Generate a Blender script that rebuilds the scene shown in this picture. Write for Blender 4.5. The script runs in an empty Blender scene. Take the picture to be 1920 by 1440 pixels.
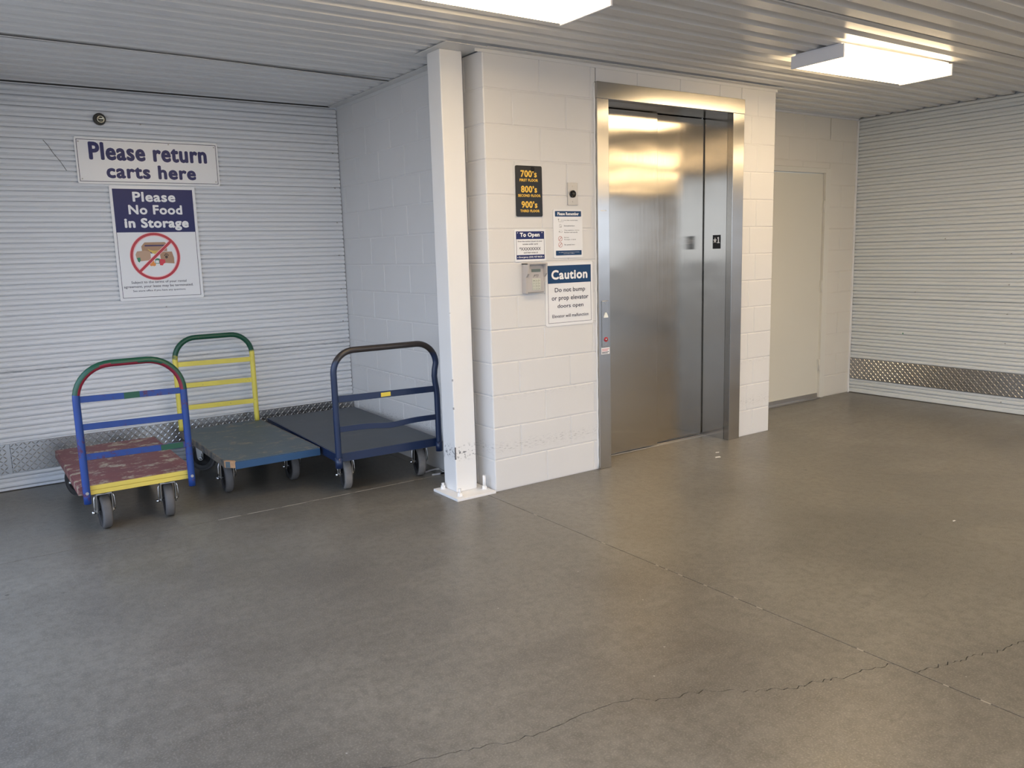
import bpy, bmesh, math, random
from mathutils import Vector, Matrix
PI = math.pi
random.seed(7)
scn = bpy.context.scene
C = scn.collection

# ------------------------------------------------------------ camera, sky, exposure
CAMP = Vector((-2.69594504, -4.12264236, 1.48648347))
YAW, PITCH, ROLL, FPX = 0.6036, -0.1611, -0.028, 1519.44
cd = bpy.data.cameras.new('camera'); cam = bpy.data.objects.new('camera', cd); C.objects.link(cam)
cd.sensor_fit = 'HORIZONTAL'; cd.sensor_width = 36; cd.lens = FPX * 36 / 1920; cd.clip_start = .05; cd.clip_end = 500
f = Vector((math.sin(YAW)*math.cos(PITCH), math.cos(YAW)*math.cos(PITCH), math.sin(PITCH)))
rt = Vector((math.cos(YAW), -math.sin(YAW), 0)); up = rt.cross(f)
r2 = rt*math.cos(ROLL)+up*math.sin(ROLL); u2 = -rt*math.sin(ROLL)+up*math.cos(ROLL)
cam.matrix_world = Matrix(((r2.x, u2.x, -f.x, CAMP.x), (r2.y, u2.y, -f.y, CAMP.y), (r2.z, u2.z, -f.z, CAMP.z), (0, 0, 0, 1)))
scn.camera = cam
SKY_STRENGTH = 3.1
w = bpy.data.worlds.new('sky'); scn.world = w; w.use_nodes = True
nt = w.node_tree; nt.nodes.clear()
o = nt.nodes.new('ShaderNodeOutputWorld'); b = nt.nodes.new('ShaderNodeBackground')
g = nt.nodes.new('ShaderNodeTexCoord'); sx = nt.nodes.new('ShaderNodeSeparateXYZ'); cr = nt.nodes.new('ShaderNodeValToRGB')
nt.links.new(g.outputs['Generated'], sx.inputs[0]); nt.links.new(sx.outputs['Z'], cr.inputs[0])
cr.color_ramp.elements[0].color = (.74, .84, 1, 1); cr.color_ramp.elements[1].color = (.40, .60, 1, 1)
nt.links.new(cr.outputs[0], b.inputs[0]); b.inputs[1].default_value = SKY_STRENGTH
nt.links.new(b.outputs[0], o.inputs[0])
vs = scn.view_settings
sd = bpy.data.lights.new('sun', 'SUN'); sd.energy = 6.0; sd.angle = math.radians(1.5); sd.color = (1, .95, .86)
sun = bpy.data.objects.new('sun', sd); C.objects.link(sun); sun.rotation_euler = Vector((.10, -.74, -.66)).to_track_quat('-Z', 'Y').to_euler()
vs.view_transform = 'Standard'; vs.look = 'None'; vs.exposure = 0.12; vs.gamma = 1; vs.use_curve_mapping = False
LAMP_STRENGTH = 17.0
LAMP_COL = (1, .74, .43)

# ------------------------------------------------------------ sizes
H = 2.655; XB = 2.6665; YC = 2.127; XD = 4.682; YD = .592; CS = .2032
XL = -3.0; YB = -9.0; XR = 9.5; YR = -1.45

# ------------------------------------------------------------ helpers
def obj(name, bm, m=None, parent=None, loc=None, smooth=False):
    if isinstance(bm, bpy.types.Mesh): me = bm
    else:
        me = bpy.data.meshes.new(name); bm.normal_update(); bm.to_mesh(me); bm.free()
        if m is not None:
            for x in (m if isinstance(m, (list, tuple)) else [m]): me.materials.append(x)
        if smooth:
            for p in me.polygons: p.use_smooth = True
    ob = bpy.data.objects.new(name, me); C.objects.link(ob)
    if loc is not None: ob.location = loc
    if parent is not None: ob.parent = parent
    return ob
def tag(o, label, cat, group=None, kind=None):
    o['label'] = label; o['category'] = cat
    if group: o['group'] = group
    if kind: o['kind'] = kind
    return o
def thing(name, label, cat, loc=(0, 0, 0), rz=0, group=None):
    o = bpy.data.objects.new(name, None); C.objects.link(o); o.location = loc; o.rotation_euler = (0, 0, rz)
    o.empty_display_size = .1
    return tag(o, label, cat, group)
def struct(name, bm, m):
    o = obj(name, bm, m); o['kind'] = 'structure'; return o
def box(bm, x0, x1, y0, y1, z0, z1, mi=0, bev=0):
    t = bmesh.new()
    bmesh.ops.create_cube(t, size=1)
    for v in t.verts:
        v.co = Vector(((x0+x1)/2+v.co.x*(x1-x0), (y0+y1)/2+v.co.y*(y1-y0), (z0+z1)/2+v.co.z*(z1-z0)))
    if bev: bmesh.ops.bevel(t, geom=t.edges[:], offset=bev, segments=2, profile=.6, affect='EDGES')
    join(bm, t, mi)
def join(bm, t, mi=0, mat=None):
    mp = {}
    for v in t.verts: mp[v] = bm.verts.new(mat @ v.co if mat else v.co)
    for fc in t.faces:
        try:
            nf = bm.faces.new([mp[v] for v in fc.verts]); nf.material_index = mi if mi is not None else fc.material_index; nf.smooth = fc.smooth
        except ValueError: pass
    t.free()
def B(x0, x1, y0, y1, z0, z1, bev=0):
    bm = bmesh.new(); box(bm, x0, x1, y0, y1, z0, z1, 0, bev); return bm
def cyl(bm, p0, p1, r0, r1=None, n=20, mi=0, cap=True, smooth=True):
    r1 = r0 if r1 is None else r1
    p0 = Vector(p0); p1 = Vector(p1); d = (p1-p0).normalized()
    a = Vector((0, 0, 1)) if abs(d.z) < .9 else Vector((1, 0, 0))
    u = d.cross(a).normalized(); v = d.cross(u)
    A = [bm.verts.new(p0+(u*math.cos(2*PI*i/n)+v*math.sin(2*PI*i/n))*r0) for i in range(n)]
    Bq = [bm.verts.new(p1+(u*math.cos(2*PI*i/n)+v*math.sin(2*PI*i/n))*r1) for i in range(n)]
    for i in range(n):
        fc = bm.faces.new((A[i], A[(i+1) % n], Bq[(i+1) % n], Bq[i])); fc.smooth = smooth; fc.material_index = mi
    if cap:
        bm.faces.new(A[::-1]).material_index = mi; bm.faces.new(Bq).material_index = mi
def tube(bm, pts, r, n=16, mi=0, cap=True, mfun=None):
    pts = [Vector(p) for p in pts]; rings = []
    prev = None
    for i, p in enumerate(pts):
        d = (pts[min(i+1, len(pts)-1)]-pts[max(i-1, 0)]).normalized()
        if prev is None:
            a = Vector((0, 1, 0)) if abs(d.y) < .9 else Vector((1, 0, 0))
            u = d.cross(a).normalized()
        else: u = (prev-d*prev.dot(d)).normalized()
        prev = u; v = d.cross(u)
        rings.append([bm.verts.new(p+(u*math.cos(2*PI*k/n)+v*math.sin(2*PI*k/n))*r) for k in range(n)])
    for i in range(len(rings)-1):
        for k in range(n):
            fc = bm.faces.new((rings[i][k], rings[i][(k+1) % n], rings[i+1][(k+1) % n], rings[i+1][k])); fc.smooth = True
            fc.material_index = mfun(fc.calc_center_median(), pts[i]) if mfun else mi
    if cap: bm.faces.new(rings[0][::-1]); bm.faces.new(rings[-1])
def lathe(bm, prof, n=32, axis='X', c=(0, 0, 0), mi=0, smooth=True):
    # prof: list of (axial, radius)
    c = Vector(c); rings = []
    for a, r in prof:
        ring = []
        for k in range(n):
            t = 2*PI*k/n; p = (r*math.cos(t), r*math.sin(t))
            q = Vector((a, p[0], p[1])) if axis == 'X' else (Vector((p[0], a, p[1])) if axis == 'Y' else Vector((p[0], p[1], a)))
            ring.append(bm.verts.new(c+q))
        rings.append(ring)
    for i in range(len(rings)-1):
        for k in range(n):
            fc = bm.faces.new((rings[i][k], rings[i][(k+1) % n], rings[i+1][(k+1) % n], rings[i+1][k])); fc.smooth = smooth; fc.material_index = mi
    if prof[0][1] > 1e-5: bm.faces.new(rings[0][::-1]).material_index = mi
    if prof[-1][1] > 1e-5: bm.faces.new(rings[-1]).material_index = mi
def recalc(bm):
    bmesh.ops.recalc_face_normals(bm, faces=bm.faces[:]); return bm
def poly_xz(pts, y0, y1, mi=0, bm=None):
    # polygon in the XZ plane extruded from y0 (front) to y1 (back)
    bm = bm or bmesh.new()
    a = [bm.verts.new((x, y0, z)) for x, z in pts]; bq = [bm.verts.new((x, y1, z)) for x, z in pts]
    n = len(pts)
    fs = [bm.faces.new(a), bm.faces.new(bq[::-1])]
    for i in range(n): fs.append(bm.faces.new((a[i], bq[i], bq[(i+1) % n], a[(i+1) % n])))
    for q in fs: q.material_index = mi
    return bm
def rrect(x0, x1, z0, z1, r, n=5):
    pts = []
    for cx, cz, a0 in ((x1-r, z1-r, 0), (x0+r, z1-r, 90), (x0+r, z0+r, 180), (x1-r, z0+r, 270)):
        for k in range(n+1):
            a = math.radians(a0+90*k/n); pts.append((cx+r*math.cos(a), cz+r*math.sin(a)))
    return pts
def circ(cx, cz, r, n=32, sq=1):
    return [(cx+r*math.cos(2*PI*k/n), cz+r*sq*math.sin(2*PI*k/n)) for k in range(n)]

# ------------------------------------------------------------ materials
def new(name):
    m = bpy.data.materials.new(name); m.use_nodes = True
    return m, m.node_tree, m.node_tree.nodes['Principled BSDF']
def node(nt, t, **kw):
    n = nt.nodes.new(t)
    for k, v in kw.items(): setattr(n, k, v)
    return n
def plain(name, col, rough=.5, metal=0, bump=0, bscale=60, var=0, vscale=3, spec=.5, coat=0):
    m, nt, p = new(name)
    p.inputs['Base Color'].default_value = (*col, 1); p.inputs['Roughness'].default_value = rough
    p.inputs['Metallic'].default_value = metal; p.inputs['Specular IOR Level'].default_value = spec
    p.inputs['Coat Weight'].default_value = coat
    tc = node(nt, 'ShaderNodeTexCoord')
    if bump:
        n = node(nt, 'ShaderNodeTexNoise'); n.inputs['Scale'].default_value = bscale; n.inputs['Detail'].default_value = 4
        nt.links.new(tc.outputs['Object'], n.inputs['Vector'])
        bp = node(nt, 'ShaderNodeBump'); bp.inputs['Strength'].default_value = bump; bp.inputs['Distance'].default_value = .002
        nt.links.new(n.outputs[0], bp.inputs['Height']); nt.links.new(bp.outputs[0], p.inputs['Normal'])
    if var:
        ge = node(nt, 'ShaderNodeNewGeometry')
        n = node(nt, 'ShaderNodeTexNoise'); n.inputs['Scale'].default_value = vscale; n.inputs['Detail'].default_value = 6
        nt.links.new(ge.outputs['Position'], n.inputs['Vector'])
        mx = node(nt, 'ShaderNodeMix', data_type='RGBA'); mx.inputs[6].default_value = (*[c*(1-var) for c in col], 1); mx.inputs[7].default_value = (*[min(1, c*(1+var)) for c in col], 1)
        nt.links.new(n.outputs[0], mx.inputs[0]); nt.links.new(mx.outputs[2], p.inputs['Base Color'])
    return m
def ramp(nt, src, a, b, ca=(0, 0, 0, 1), cb=(1, 1, 1, 1)):
    r = node(nt, 'ShaderNodeValToRGB'); r.color_ramp.elements[0].position = a; r.color_ramp.elements[1].position = b
    r.color_ramp.elements[0].color = ca; r.color_ramp.elements[1].color = cb
    nt.links.new(src, r.inputs[0]); return r.outputs[0]
def noise(nt, vec, scale, detail=5, rough=.55, dist=0):
    n = node(nt, 'ShaderNodeTexNoise'); n.inputs['Scale'].default_value = scale; n.inputs['Detail'].default_value = detail
    n.inputs['Roughness'].default_value = rough; n.inputs['Distortion'].default_value = dist
    nt.links.new(vec, n.inputs['Vector']); return n.outputs[0]
def mapv(nt, vec, sc):
    mp = node(nt, 'ShaderNodeMapping'); mp.inputs['Scale'].default_value = sc; nt.links.new(vec, mp.inputs['Vector']); return mp.outputs[0]
def mix(nt, fac, a, b):
    mx = node(nt, 'ShaderNodeMix', data_type='RGBA')
    for s, v in ((0, fac), (6, a), (7, b)):
        if isinstance(v, (tuple, float, int)): mx.inputs[s].default_value = v if not isinstance(v, tuple) or len(v) == 4 else (*v, 1)
        else: nt.links.new(v, mx.inputs[s])
    return mx.outputs[2]
def mth(nt, op, a, b=None, c=None):
    n = node(nt, 'ShaderNodeMath', operation=op)
    for i, v in enumerate((a, b, c)):
        if v is None: continue
        if isinstance(v, (int, float)): n.inputs[i].default_value = v
        else: nt.links.new(v, n.inputs[i])
    return n.outputs[0]
def bandz(nt, z, c, hw):
    # 1 inside |z-c|<hw fading out
    d = mth(nt, 'ABSOLUTE', mth(nt, 'SUBTRACT', z, c))
    return mth(nt, 'SUBTRACT', 1.0, mth(nt, 'MINIMUM', mth(nt, 'DIVIDE', d, hw), 1.0))

def block_paint():
    m, nt, p = new('painted_block')
    ge = node(nt, 'ShaderNodeNewGeometry'); P = ge.outputs['Position']
    sp = node(nt, 'ShaderNodeSeparateXYZ'); nt.links.new(P, sp.inputs[0])
    base = mix(nt, noise(nt, P, 1.3), (.64, .63, .615), (.715, .705, .69))
    # black scuff streaks where carts rub along the blocks
    st = ramp(nt, noise(nt, mapv(nt, P, (9, 9, 60)), 3, 6, .7), .53, .66)
    low = mth(nt, 'MAXIMUM', bandz(nt, sp.outputs['Z'], .275, .05), mth(nt, 'MULTIPLY', bandz(nt, sp.outputs['Z'], .60, .04), .4))
    c = mix(nt, mth(nt, 'MULTIPLY', mth(nt, 'MULTIPLY', st, low), .75), base, (.10, .10, .10))
    sm = ramp(nt, noise(nt, P, 38, 3), .70, .78)
    sp2 = ramp(nt, noise(nt, P, 2.2, 2), .52, .62)
    c = mix(nt, mth(nt, 'MULTIPLY', mth(nt, 'MULTIPLY', sm, sp2), .45), c, (.22, .2, .18))
    nt.links.new(c, p.inputs['Base Color']); p.inputs['Roughness'].default_value = .42
    bp = node(nt, 'ShaderNodeBump'); bp.inputs['Strength'].default_value = .25; bp.inputs['Distance'].default_value = .0015
    nt.links.new(noise(nt, P, 160, 4), bp.inputs['Height']); nt.links.new(bp.outputs[0], p.inputs['Normal'])
    return m
def concrete():
    m, nt, p = new('sealed_concrete')
    ge = node(nt, 'ShaderNodeNewGeometry'); P = ge.outputs['Position']
    n1 = noise(nt, P, .9, 8, .6, .4); n2 = noise(nt, mapv(nt, P, (1, 2.6, 1)), 3.2, 8, .68, .6); n3 = noise(nt, P, 26, 5, .6)
    c = mix(nt, ramp(nt, n1, .34, .66), (.112, .103, .087), (.188, .174, .146))
    c = mix(nt, mth(nt, 'MULTIPLY', ramp(nt, n2, .46, .74), .36), c, (.26, .243, .208))
    c = mix(nt, mth(nt, 'MULTIPLY', ramp(nt, n3, .44, .64), .36), c, (.066, .060, .050))
    n5 = noise(nt, mapv(nt, P, (2.2, 1, 1)), 7, 10, .78, .5)
    c = mix(nt, mth(nt, 'MULTIPLY', ramp(nt, n5, .48, .66), .38), c, (.080, .073, .061))
    c = mix(nt, mth(nt, 'MULTIPLY', ramp(nt, noise(nt, P, 150, 3, .6), .50, .66), .35), c, (.33, .31, .27))
    # old dark scrapes
    n4 = noise(nt, mapv(nt, P, (4, 22, 1)), 1.6, 7, .7, .8)
    c = mix(nt, mth(nt, 'MULTIPLY', ramp(nt, n4, .64, .72), .5), c, (.07, .065, .055))
    # white specks of paint
    vo = node(nt, 'ShaderNodeTexVoronoi'); vo.inputs['Scale'].default_value = 5.0; nt.links.new(P, vo.inputs['Vector'])
    c = mix(nt, mth(nt, 'MULTIPLY', ramp(nt, vo.outputs['Distance'], .010, .022, (1, 1, 1, 1), (0, 0, 0, 1)), .6), c, (.6, .58, .54))
    vo = node(nt, 'ShaderNodeTexVoronoi'); vo.inputs['Scale'].default_value = 2.3; nt.links.new(P, vo.inputs['Vector'])
    c = mix(nt, mth(nt, 'MULTIPLY', ramp(nt, vo.outputs['Distance'], .014, .03, (1, 1, 1, 1), (0, 0, 0, 1)), .8), c, (.03, .028, .025))
    nt.links.new(c, p.inputs['Base Color'])
    rr = node(nt, 'ShaderNodeMapRange'); rr.inputs['To Min'].default_value = .20; rr.inputs['To Max'].default_value = .46
    nt.links.new(n2, rr.inputs['Value']); nt.links.new(rr.outputs[0], p.inputs['Roughness'])
    bp = node(nt, 'ShaderNodeBump'); bp.inputs['Strength'].default_value = .22; bp.inputs['Distance'].default_value = .003
    nt.links.new(noise(nt, P, 14, 8, .65), bp.inputs['Height']); nt.links.new(bp.outputs[0], p.inputs['Normal'])
    return m
def sheet_paint(name, col, scuff=None, rough=.38):
    m, nt, p = new(name)
    ge = node(nt, 'ShaderNodeNewGeometry'); P = ge.outputs['Position']
    c = mix(nt, noise(nt, P, 1.1, 4), tuple(x*.95 for x in col), col)
    if scuff:
        sp = node(nt, 'ShaderNodeSeparateXYZ'); nt.links.new(P, sp.inputs[0])
        st = ramp(nt, noise(nt, mapv(nt, P, (5, 5, 90)), 2.5, 6, .7), .57, .66)
        c = mix(nt, mth(nt, 'MULTIPLY', mth(nt, 'MULTIPLY', st, bandz(nt, sp.outputs['Z'], scuff, .045)), .8), c, (.12, .12, .12))
    nt.links.new(c, p.inputs['Base Color']); p.inputs['Roughness'].default_value = rough
    return m
def stainless(name, base=(.37, .335, .285), rough=.15, aniso=.95):
    m, nt, p = new(name)
    p.inputs['Metallic'].default_value = 1; p.inputs['Base Color'].default_value = (*base, 1)
    ge = node(nt, 'ShaderNodeNewGeometry'); P = ge.outputs['Position']
    br = noise(nt, mapv(nt, P, (260, 260, 2.5)), 1, 3)
    br2 = noise(nt, mapv(nt, P, (2.5, 2.5, 8)), 1, 4)
    rr = mth(nt, 'ADD', mth(nt, 'MULTIPLY', br, .10), mth(nt, 'ADD', mth(nt, 'MULTIPLY', br2, .08), rough-.09))
    nt.links.new(rr, p.inputs['Roughness'])
    p.inputs['Anisotropic'].default_value = aniso
    tg = node(nt, 'ShaderNodeTangent', direction_type='RADIAL', axis='Z'); nt.links.new(tg.outputs[0], p.inputs['Tangent'])
    p.inputs['Anisotropic Rotation'].default_value = ANISO_ROT
    bp = node(nt, 'ShaderNodeBump'); bp.inputs['Strength'].default_value = .5; bp.inputs['Distance'].default_value = .004
    nt.links.new(noise(nt, mapv(nt, P, (1.1, 1.1, 2.2)), 1.6, 1), bp.inputs['Height']); nt.links.new(bp.outputs[0], p.inputs['Normal'])
    return m
def worn(name, col, col2, amt=.5, scale=14, rough=.55, stretch=(1, 1, 1), soft=.06, metal=0, col3=None, z3=None):
    # paint worn through to another colour in patches; optional third colour above height z3 (object space)
    m, nt, p = new(name)
    tc = node(nt, 'ShaderNodeTexCoord'); O = tc.outputs['Object']
    c1 = mix(nt, noise(nt, O, 5), tuple(x*.8 for x in col), tuple(min(1, x*1.2) for x in col))
    if col3:
        sp = node(nt, 'ShaderNodeSeparateXYZ'); nt.links.new(O, sp.inputs[0])
        zz = mth(nt, 'ADD', sp.outputs['Z'], mth(nt, 'MULTIPLY', mth(nt, 'SUBTRACT', noise(nt, O, 22, 4), .5), .10))
        c1 = mix(nt, ramp(nt, mth(nt, 'SUBTRACT', zz, z3-.5), .49, .51), c1, col3)
    n = noise(nt, mapv(nt, O, stretch), scale, 10, .8)
    c = mix(nt, ramp(nt, n, amt, amt+soft), c1, col2)
    nt.links.new(c, p.inputs['Base Color']); p.inputs['Roughness'].default_value = rough; p.inputs['Metallic'].default_value = metal
    bp = node(nt, 'ShaderNodeBump'); bp.inputs['Strength'].default_value = .25; bp.inputs['Distance'].default_value = .001
    nt.links.new(n, bp.inputs['Height']); nt.links.new(bp.outputs[0], p.inputs['Normal'])
    return m
ANISO_ROT = 0.0
M_block = block_paint(); M_floor = concrete()
M_sub = plain('joint_dirt', (.10, .09, .075), .9)
M_corr_b = sheet_paint('white_corrugated_metal', (.72, .735, .75), .80)
M_corr_r = sheet_paint('grey_white_corrugated_metal', (.66, .68, .67))
M_ceil = sheet_paint('ceiling_metal', (.74, .74, .73), None, .25)
M_white = plain('white_paint', (.80, .79, .77), .42, bump=.1, var=.04)
M_col = worn('column_paint', (.80, .79, .77), (.16, .15, .14), .735, 30, .4, soft=.02)
M_trim = plain('flashing', (.66, .66, .65), .4)
M_doorp = plain('door_paint', (.62, .59, .50), .45, var=.03, vscale=1.5)
M_ss = stainless('brushed_stainless'); M_ssj = stainless('brushed_stainless_frame', (.44, .42, .39), .22)
M_dark = plain('dark_gap', (.02, .018, .016), .6)
M_alu = plain('tread_aluminium', (.40, .40, .40), .30, 1, bump=.2, bscale=90)
M_alul = plain('tread_lug_aluminium', (.66, .66, .65), .28, 1)  # brighter copy of the plate metal: glint on the lugs painted in
M_chrome = plain('zinc_plate', (.62, .62, .62), .25, 1)
M_fork = plain('zinc_fork', (.45, .45, .44), .35, 1)
M_rub = plain('rubber_tread', (.105, .10, .098), .75, bump=.4, bscale=80, var=.2, vscale=25)
M_hub = plain('black_hub', (.02, .02, .022), .45)
M_rubg = plain('dusty_rubber_tread', (.17, .16, .15), .8, bump=.5, bscale=80, var=.35, vscale=30)
M_navy = plain('sign_navy', (.012, .020, .115), .30, spec=.22)
M_navy2 = plain('sign_blue', (.008, .048, .135), .35, spec=.22)
M_swhite = plain('sign_white', (.78, .78, .78), .25)
M_ink = plain('sign_ink', (.02, .022, .05), .4, spec=.2)
M_text = plain('sign_letter_white', (.86, .86, .86), .35)
M_black = plain('black_plastic', (.012, .012, .013), .25, spec=.25)
M_yel = plain('sign_yellow', (.85, .52, .05), .4)
M_red = plain('sign_red', (.50, .02, .04), .4)
M_pink = plain('sign_pink', (.90, .50, .50), .4)
M_tan = plain('sign_tan', (.42, .25, .15), .45); M_tan2 = plain('sign_tan_light', (.52, .34, .23), .45)
M_pur = plain('sign_purple', (.045, .025, .11), .4); M_ban = plain('sign_banana', (.72, .50, .10), .4)
M_green = plain('sign_green', (.01, .20, .10), .4); M_ora = plain('sign_orange', (.80, .28, .05), .4)
M_redcan = plain('sign_can_red', (.65, .03, .06), .4); M_bro = plain('sign_brown', (.06, .03, .02), .4)
M_key = plain('keypad_grey', (.46, .43, .41), .4); M_keyl = plain('keypad_key', (.55, .56, .48), .45)
M_lcd = plain('keypad_display', (.09, .11, .07), .15)
M_gs = plain('grey_steel_plate', (.42, .40, .37), .38, .8, bump=.1)
M_brass = plain('worn_nickel', (.62, .58, .45), .25, 1)
M_ring = plain('dark_bezel', (.04, .038, .03), .4)
M_lamp_w = plain('lamp_end_white', (.82, .82, .85), .35)
def lens_mat():
    m, nt, p = new('lamp_lens')
    p.inputs['Base Color'].default_value = (.8, .8, .78, 1); p.inputs['Roughness'].default_value = .3
    tc = node(nt, 'ShaderNodeTexCoord'); sp = node(nt, 'ShaderNodeSeparateXYZ'); nt.links.new(tc.outputs['Generated'], sp.inputs[0])
    d = mth(nt, 'ABSOLUTE', mth(nt, 'SUBTRACT', mth(nt, 'ABSOLUTE', mth(nt, 'SUBTRACT', sp.outputs['Y'], .5)), .22))
    e = mth(nt, 'MULTIPLY', ramp(nt, d, .05, .28, (1, 1, 1, 1), (.55, .55, .55, 1)), LAMP_STRENGTH)
    ex = mth(nt, 'ABSOLUTE', mth(nt, 'SUBTRACT', sp.outputs['X'], .5))
    e = mth(nt, 'MULTIPLY', e, ramp(nt, ex, .46, .5, (1, 1, 1, 1), (.25, .25, .25, 1)))
    p.inputs['Emission Color'].default_value = (*LAMP_COL, 1); nt.links.new(e, p.inputs['Emission Strength'])
    return m
M_lens = lens_mat()

# ------------------------------------------------------------ floor: a sub-base and slabs with sawn joints and a crack
flo = struct('floor', B(XL-.1, XR, YB, YC+.1, -.2, -.018), M_sub)
def slab(pts):
    bm = bmesh.new(); a = [bm.verts.new((x, y, 0)) for x, y in pts]; d = [bm.verts.new((x, y, -.017)) for x, y in pts]
    bm.faces.new(a)
    for i in range(len(pts)): bm.faces.new((a[i], d[i], d[(i+1) % len(pts)], a[(i+1) % len(pts)]))
    bmesh.ops.recalc_face_normals(bm, faces=bm.faces[:])
    if [q for q in bm.faces if len(q.verts) == len(pts)][0].normal.z < 0: bmesh.ops.reverse_faces(bm, faces=bm.faces[:])
    bmesh.ops.triangulate(bm, faces=bm.faces[:])
    return obj('slab', bm, M_floor, flo)
def jag(pts, amp=.019, n=7):
    out = []; rnd = random.Random(3)
    for i in range(len(pts)-1):
        (xa, ya), (xb, yb) = pts[i], pts[i+1]
        for k in range(n):
            t = k/n; j = 0 if (i == 0 and k == 0) else amp*(rnd.random()-.5)
            out.append((xa+(xb-xa)*t+j*.5, ya+(yb-ya)*t+j))
    out.append(pts[-1]); return out
JX, JY, gp = -.072, .582, .0022
crL = [(XL-.1, -1.6), (-3.4, -1.95), (-2.5, -2.08), (-1.98, -2.03), (-1.647, -2.152), (-1.52, -2.19), (-1.354, -2.239), (-1.184, -2.241), (-.977, -2.268), (-.90, -2.33), (-.739, -2.38), (-.62, -2.47), (-.507, -2.55), (-.40, -2.565), (-.303, -2.616), (-.2, -2.63), (JX-gp, -2.667)]
crR = [(JX+gp, -2.742), (.03, -2.765), (.126, -2.799), (.22, -2.81), (.324, -2.853), (.452, -2.864), (.9, -2.95), (1.8, -3.0), (3, -3.3), (XR, -3.6)]
L = jag(crL); Rr = jag(crR)
def off(P, d): 
    return [(x, y+d*(.75+.5*math.sin(i*2.7)*math.sin(i*.9))) for i, (x, y) in enumerate(P)]
slab([(XL-.1, JY-gp)]+off(L, .0022)+[(JX-gp, JY-gp)])
slab([(XL-.1, YB)]+[(JX-gp, YB)]+off(L, -.0018)[::-1])
slab([(JX+gp, YC+.1)]+off(Rr, .0022)+[(XR, YC+.1)])
slab([(JX+gp, YB), (XR, YB)]+off(Rr, -.0018)[::-1])
slab([(XL-.1, JY+gp), (JX-gp, JY+gp), (JX-gp, YC+.1), (XL-.1, YC+.1)])
# pale filler left in the alcove joint
bm = bmesh.new(); rnd = random.Random(5)
x = -1.55
while x < -.1:
    l = .03+rnd.random()*.16
    box(bm, x, min(x+l, -.09), JY-.0032, JY+.0030, -.012, .0005); x += l+.004+rnd.random()*.05
o_ = obj('joint_filler', bm, plain('joint_filler', (.36, .33, .28), .8), flo); o_['kind'] = 'stuff'
bm = bmesh.new()
y = -.5
while y > -3.0:
    l = .008+rnd.random()*.03
    if rnd.random() < .45: box(bm, JX-.0035, JX+.0025, y-l, y, -.010, .0006)
    y -= l+.02+rnd.random()*.16
o_ = obj('joint_filler', bm, bpy.data.materials['joint_filler'], flo); o_['kind'] = 'stuff'
# flakes of white paint lying on the concrete near the lift
def flake(cx, cy, s, sd):
    rr = random.Random(sd); n = 9; bm = bmesh.new()
    P = [(cx+s*math.cos(2*PI*k/n)*(.5+rr.random()*.6), cy+s*.45*math.sin(2*PI*k/n)*(.5+rr.random()*.7)) for k in range(n)]
    a = [bm.verts.new((x, y, .0012)) for x, y in P]; d = [bm.verts.new((x, y, .0001)) for x, y in P]
    bm.faces.new(a)
    for i in range(n): bm.faces.new((a[i], d[i], d[(i+1) % n], a[(i+1) % n]))
    return recalc(bm)
for (cx, cy, s, sd, lb) in ((1.70, -.315, .035, 1, 'larger ragged white paint flake on the floor before the lift'), (1.80, -.22, .02, 2, 'small white paint flake on the floor nearer the lift jamb'), (1.60, -2.03, .014, 3, 'tiny pale flake lying alone on the right side of the floor')):
    tag(obj('paint_flake', flake(cx, cy, s, sd), M_white), lb, 'paint flake')
# ground outside the bay
M_gr = plain('outside_concrete', (.21, .20, .185), .9, var=.15, vscale=.5)
struct('trim_1', B(-45, 45, -60, YB, -.25, -.03), M_gr)
struct('trim_12', B(XR, 45, YB, 40, -.25, -.03), M_gr)
struct('trim_2', B(-45, XL-.1, YB, 40, -.25, -.03), M_gr)

# ------------------------------------------------------------ block walls: every block a piece over a recessed mortar bed
bcache = {}; BM = M_block
def block_mesh(wd, ht):
    k = (round(wd, 3), round(ht, 3))
    if k in bcache: return bcache[k]
    bm = bmesh.new(); e = .0038; dp = .02
    # local: x along, z up, front face at y=0
    def ring(ix, y): return [bm.verts.new(v) for v in ((ix, y, ix), (wd-ix, y, ix), (wd-ix, y, ht-ix), (ix, y, ht-ix))]
    g_ = .0034
    r1 = ring(g_+e, 0); r2_ = ring(g_+e*.3, .0012); r3 = ring(g_, .0035); r4 = ring(g_, dp)
    bm.faces.new(r1)
    for a, c in ((r1, r2_), (r2_, r3), (r3, r4)):
        for i in range(4): bm.faces.new((a[i], c[i], c[(i+1) % 4], a[(i+1) % 4]))
    recalc(bm)
    me = bpy.data.meshes.new('block'); bm.to_mesh(me); bm.free(); me.materials.append(BM); bcache[k] = me; return me
def blocks(parent, segs, origin, rz, nc=13, offs=(0, .2032), top=None):
    # segs(z0,z1) -> list of (a,b) spans along the wall
    rr = random.Random(len(parent.name))
    for i in range(nc):
        z0 = i*CS; z1 = (i+1)*CS if i < 12 else H-.012
        for (a, b, za, zb) in segs(z0, z1):
            o_ = offs[i % 2]; x = a; k = math.floor((a-o_)/.4064)+1
            cuts = []
            while o_+k*.4064 < b-.03:
                if o_+k*.4064 > a+.03: cuts.append(o_+k*.4064)
                k += 1
            for c in cuts+[b]:
                ob = bpy.data.objects.new('block', block_mesh(c-x, zb-za)); C.objects.link(ob); ob.parent = parent
                v = Matrix.Rotation(rz, 4, 'Z') @ Vector((x, rr.random()*.0008, za))
                ob.location = Vector(origin)+v; ob.rotation_euler = (0, 0, rz); x = c
MB = .0034
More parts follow.
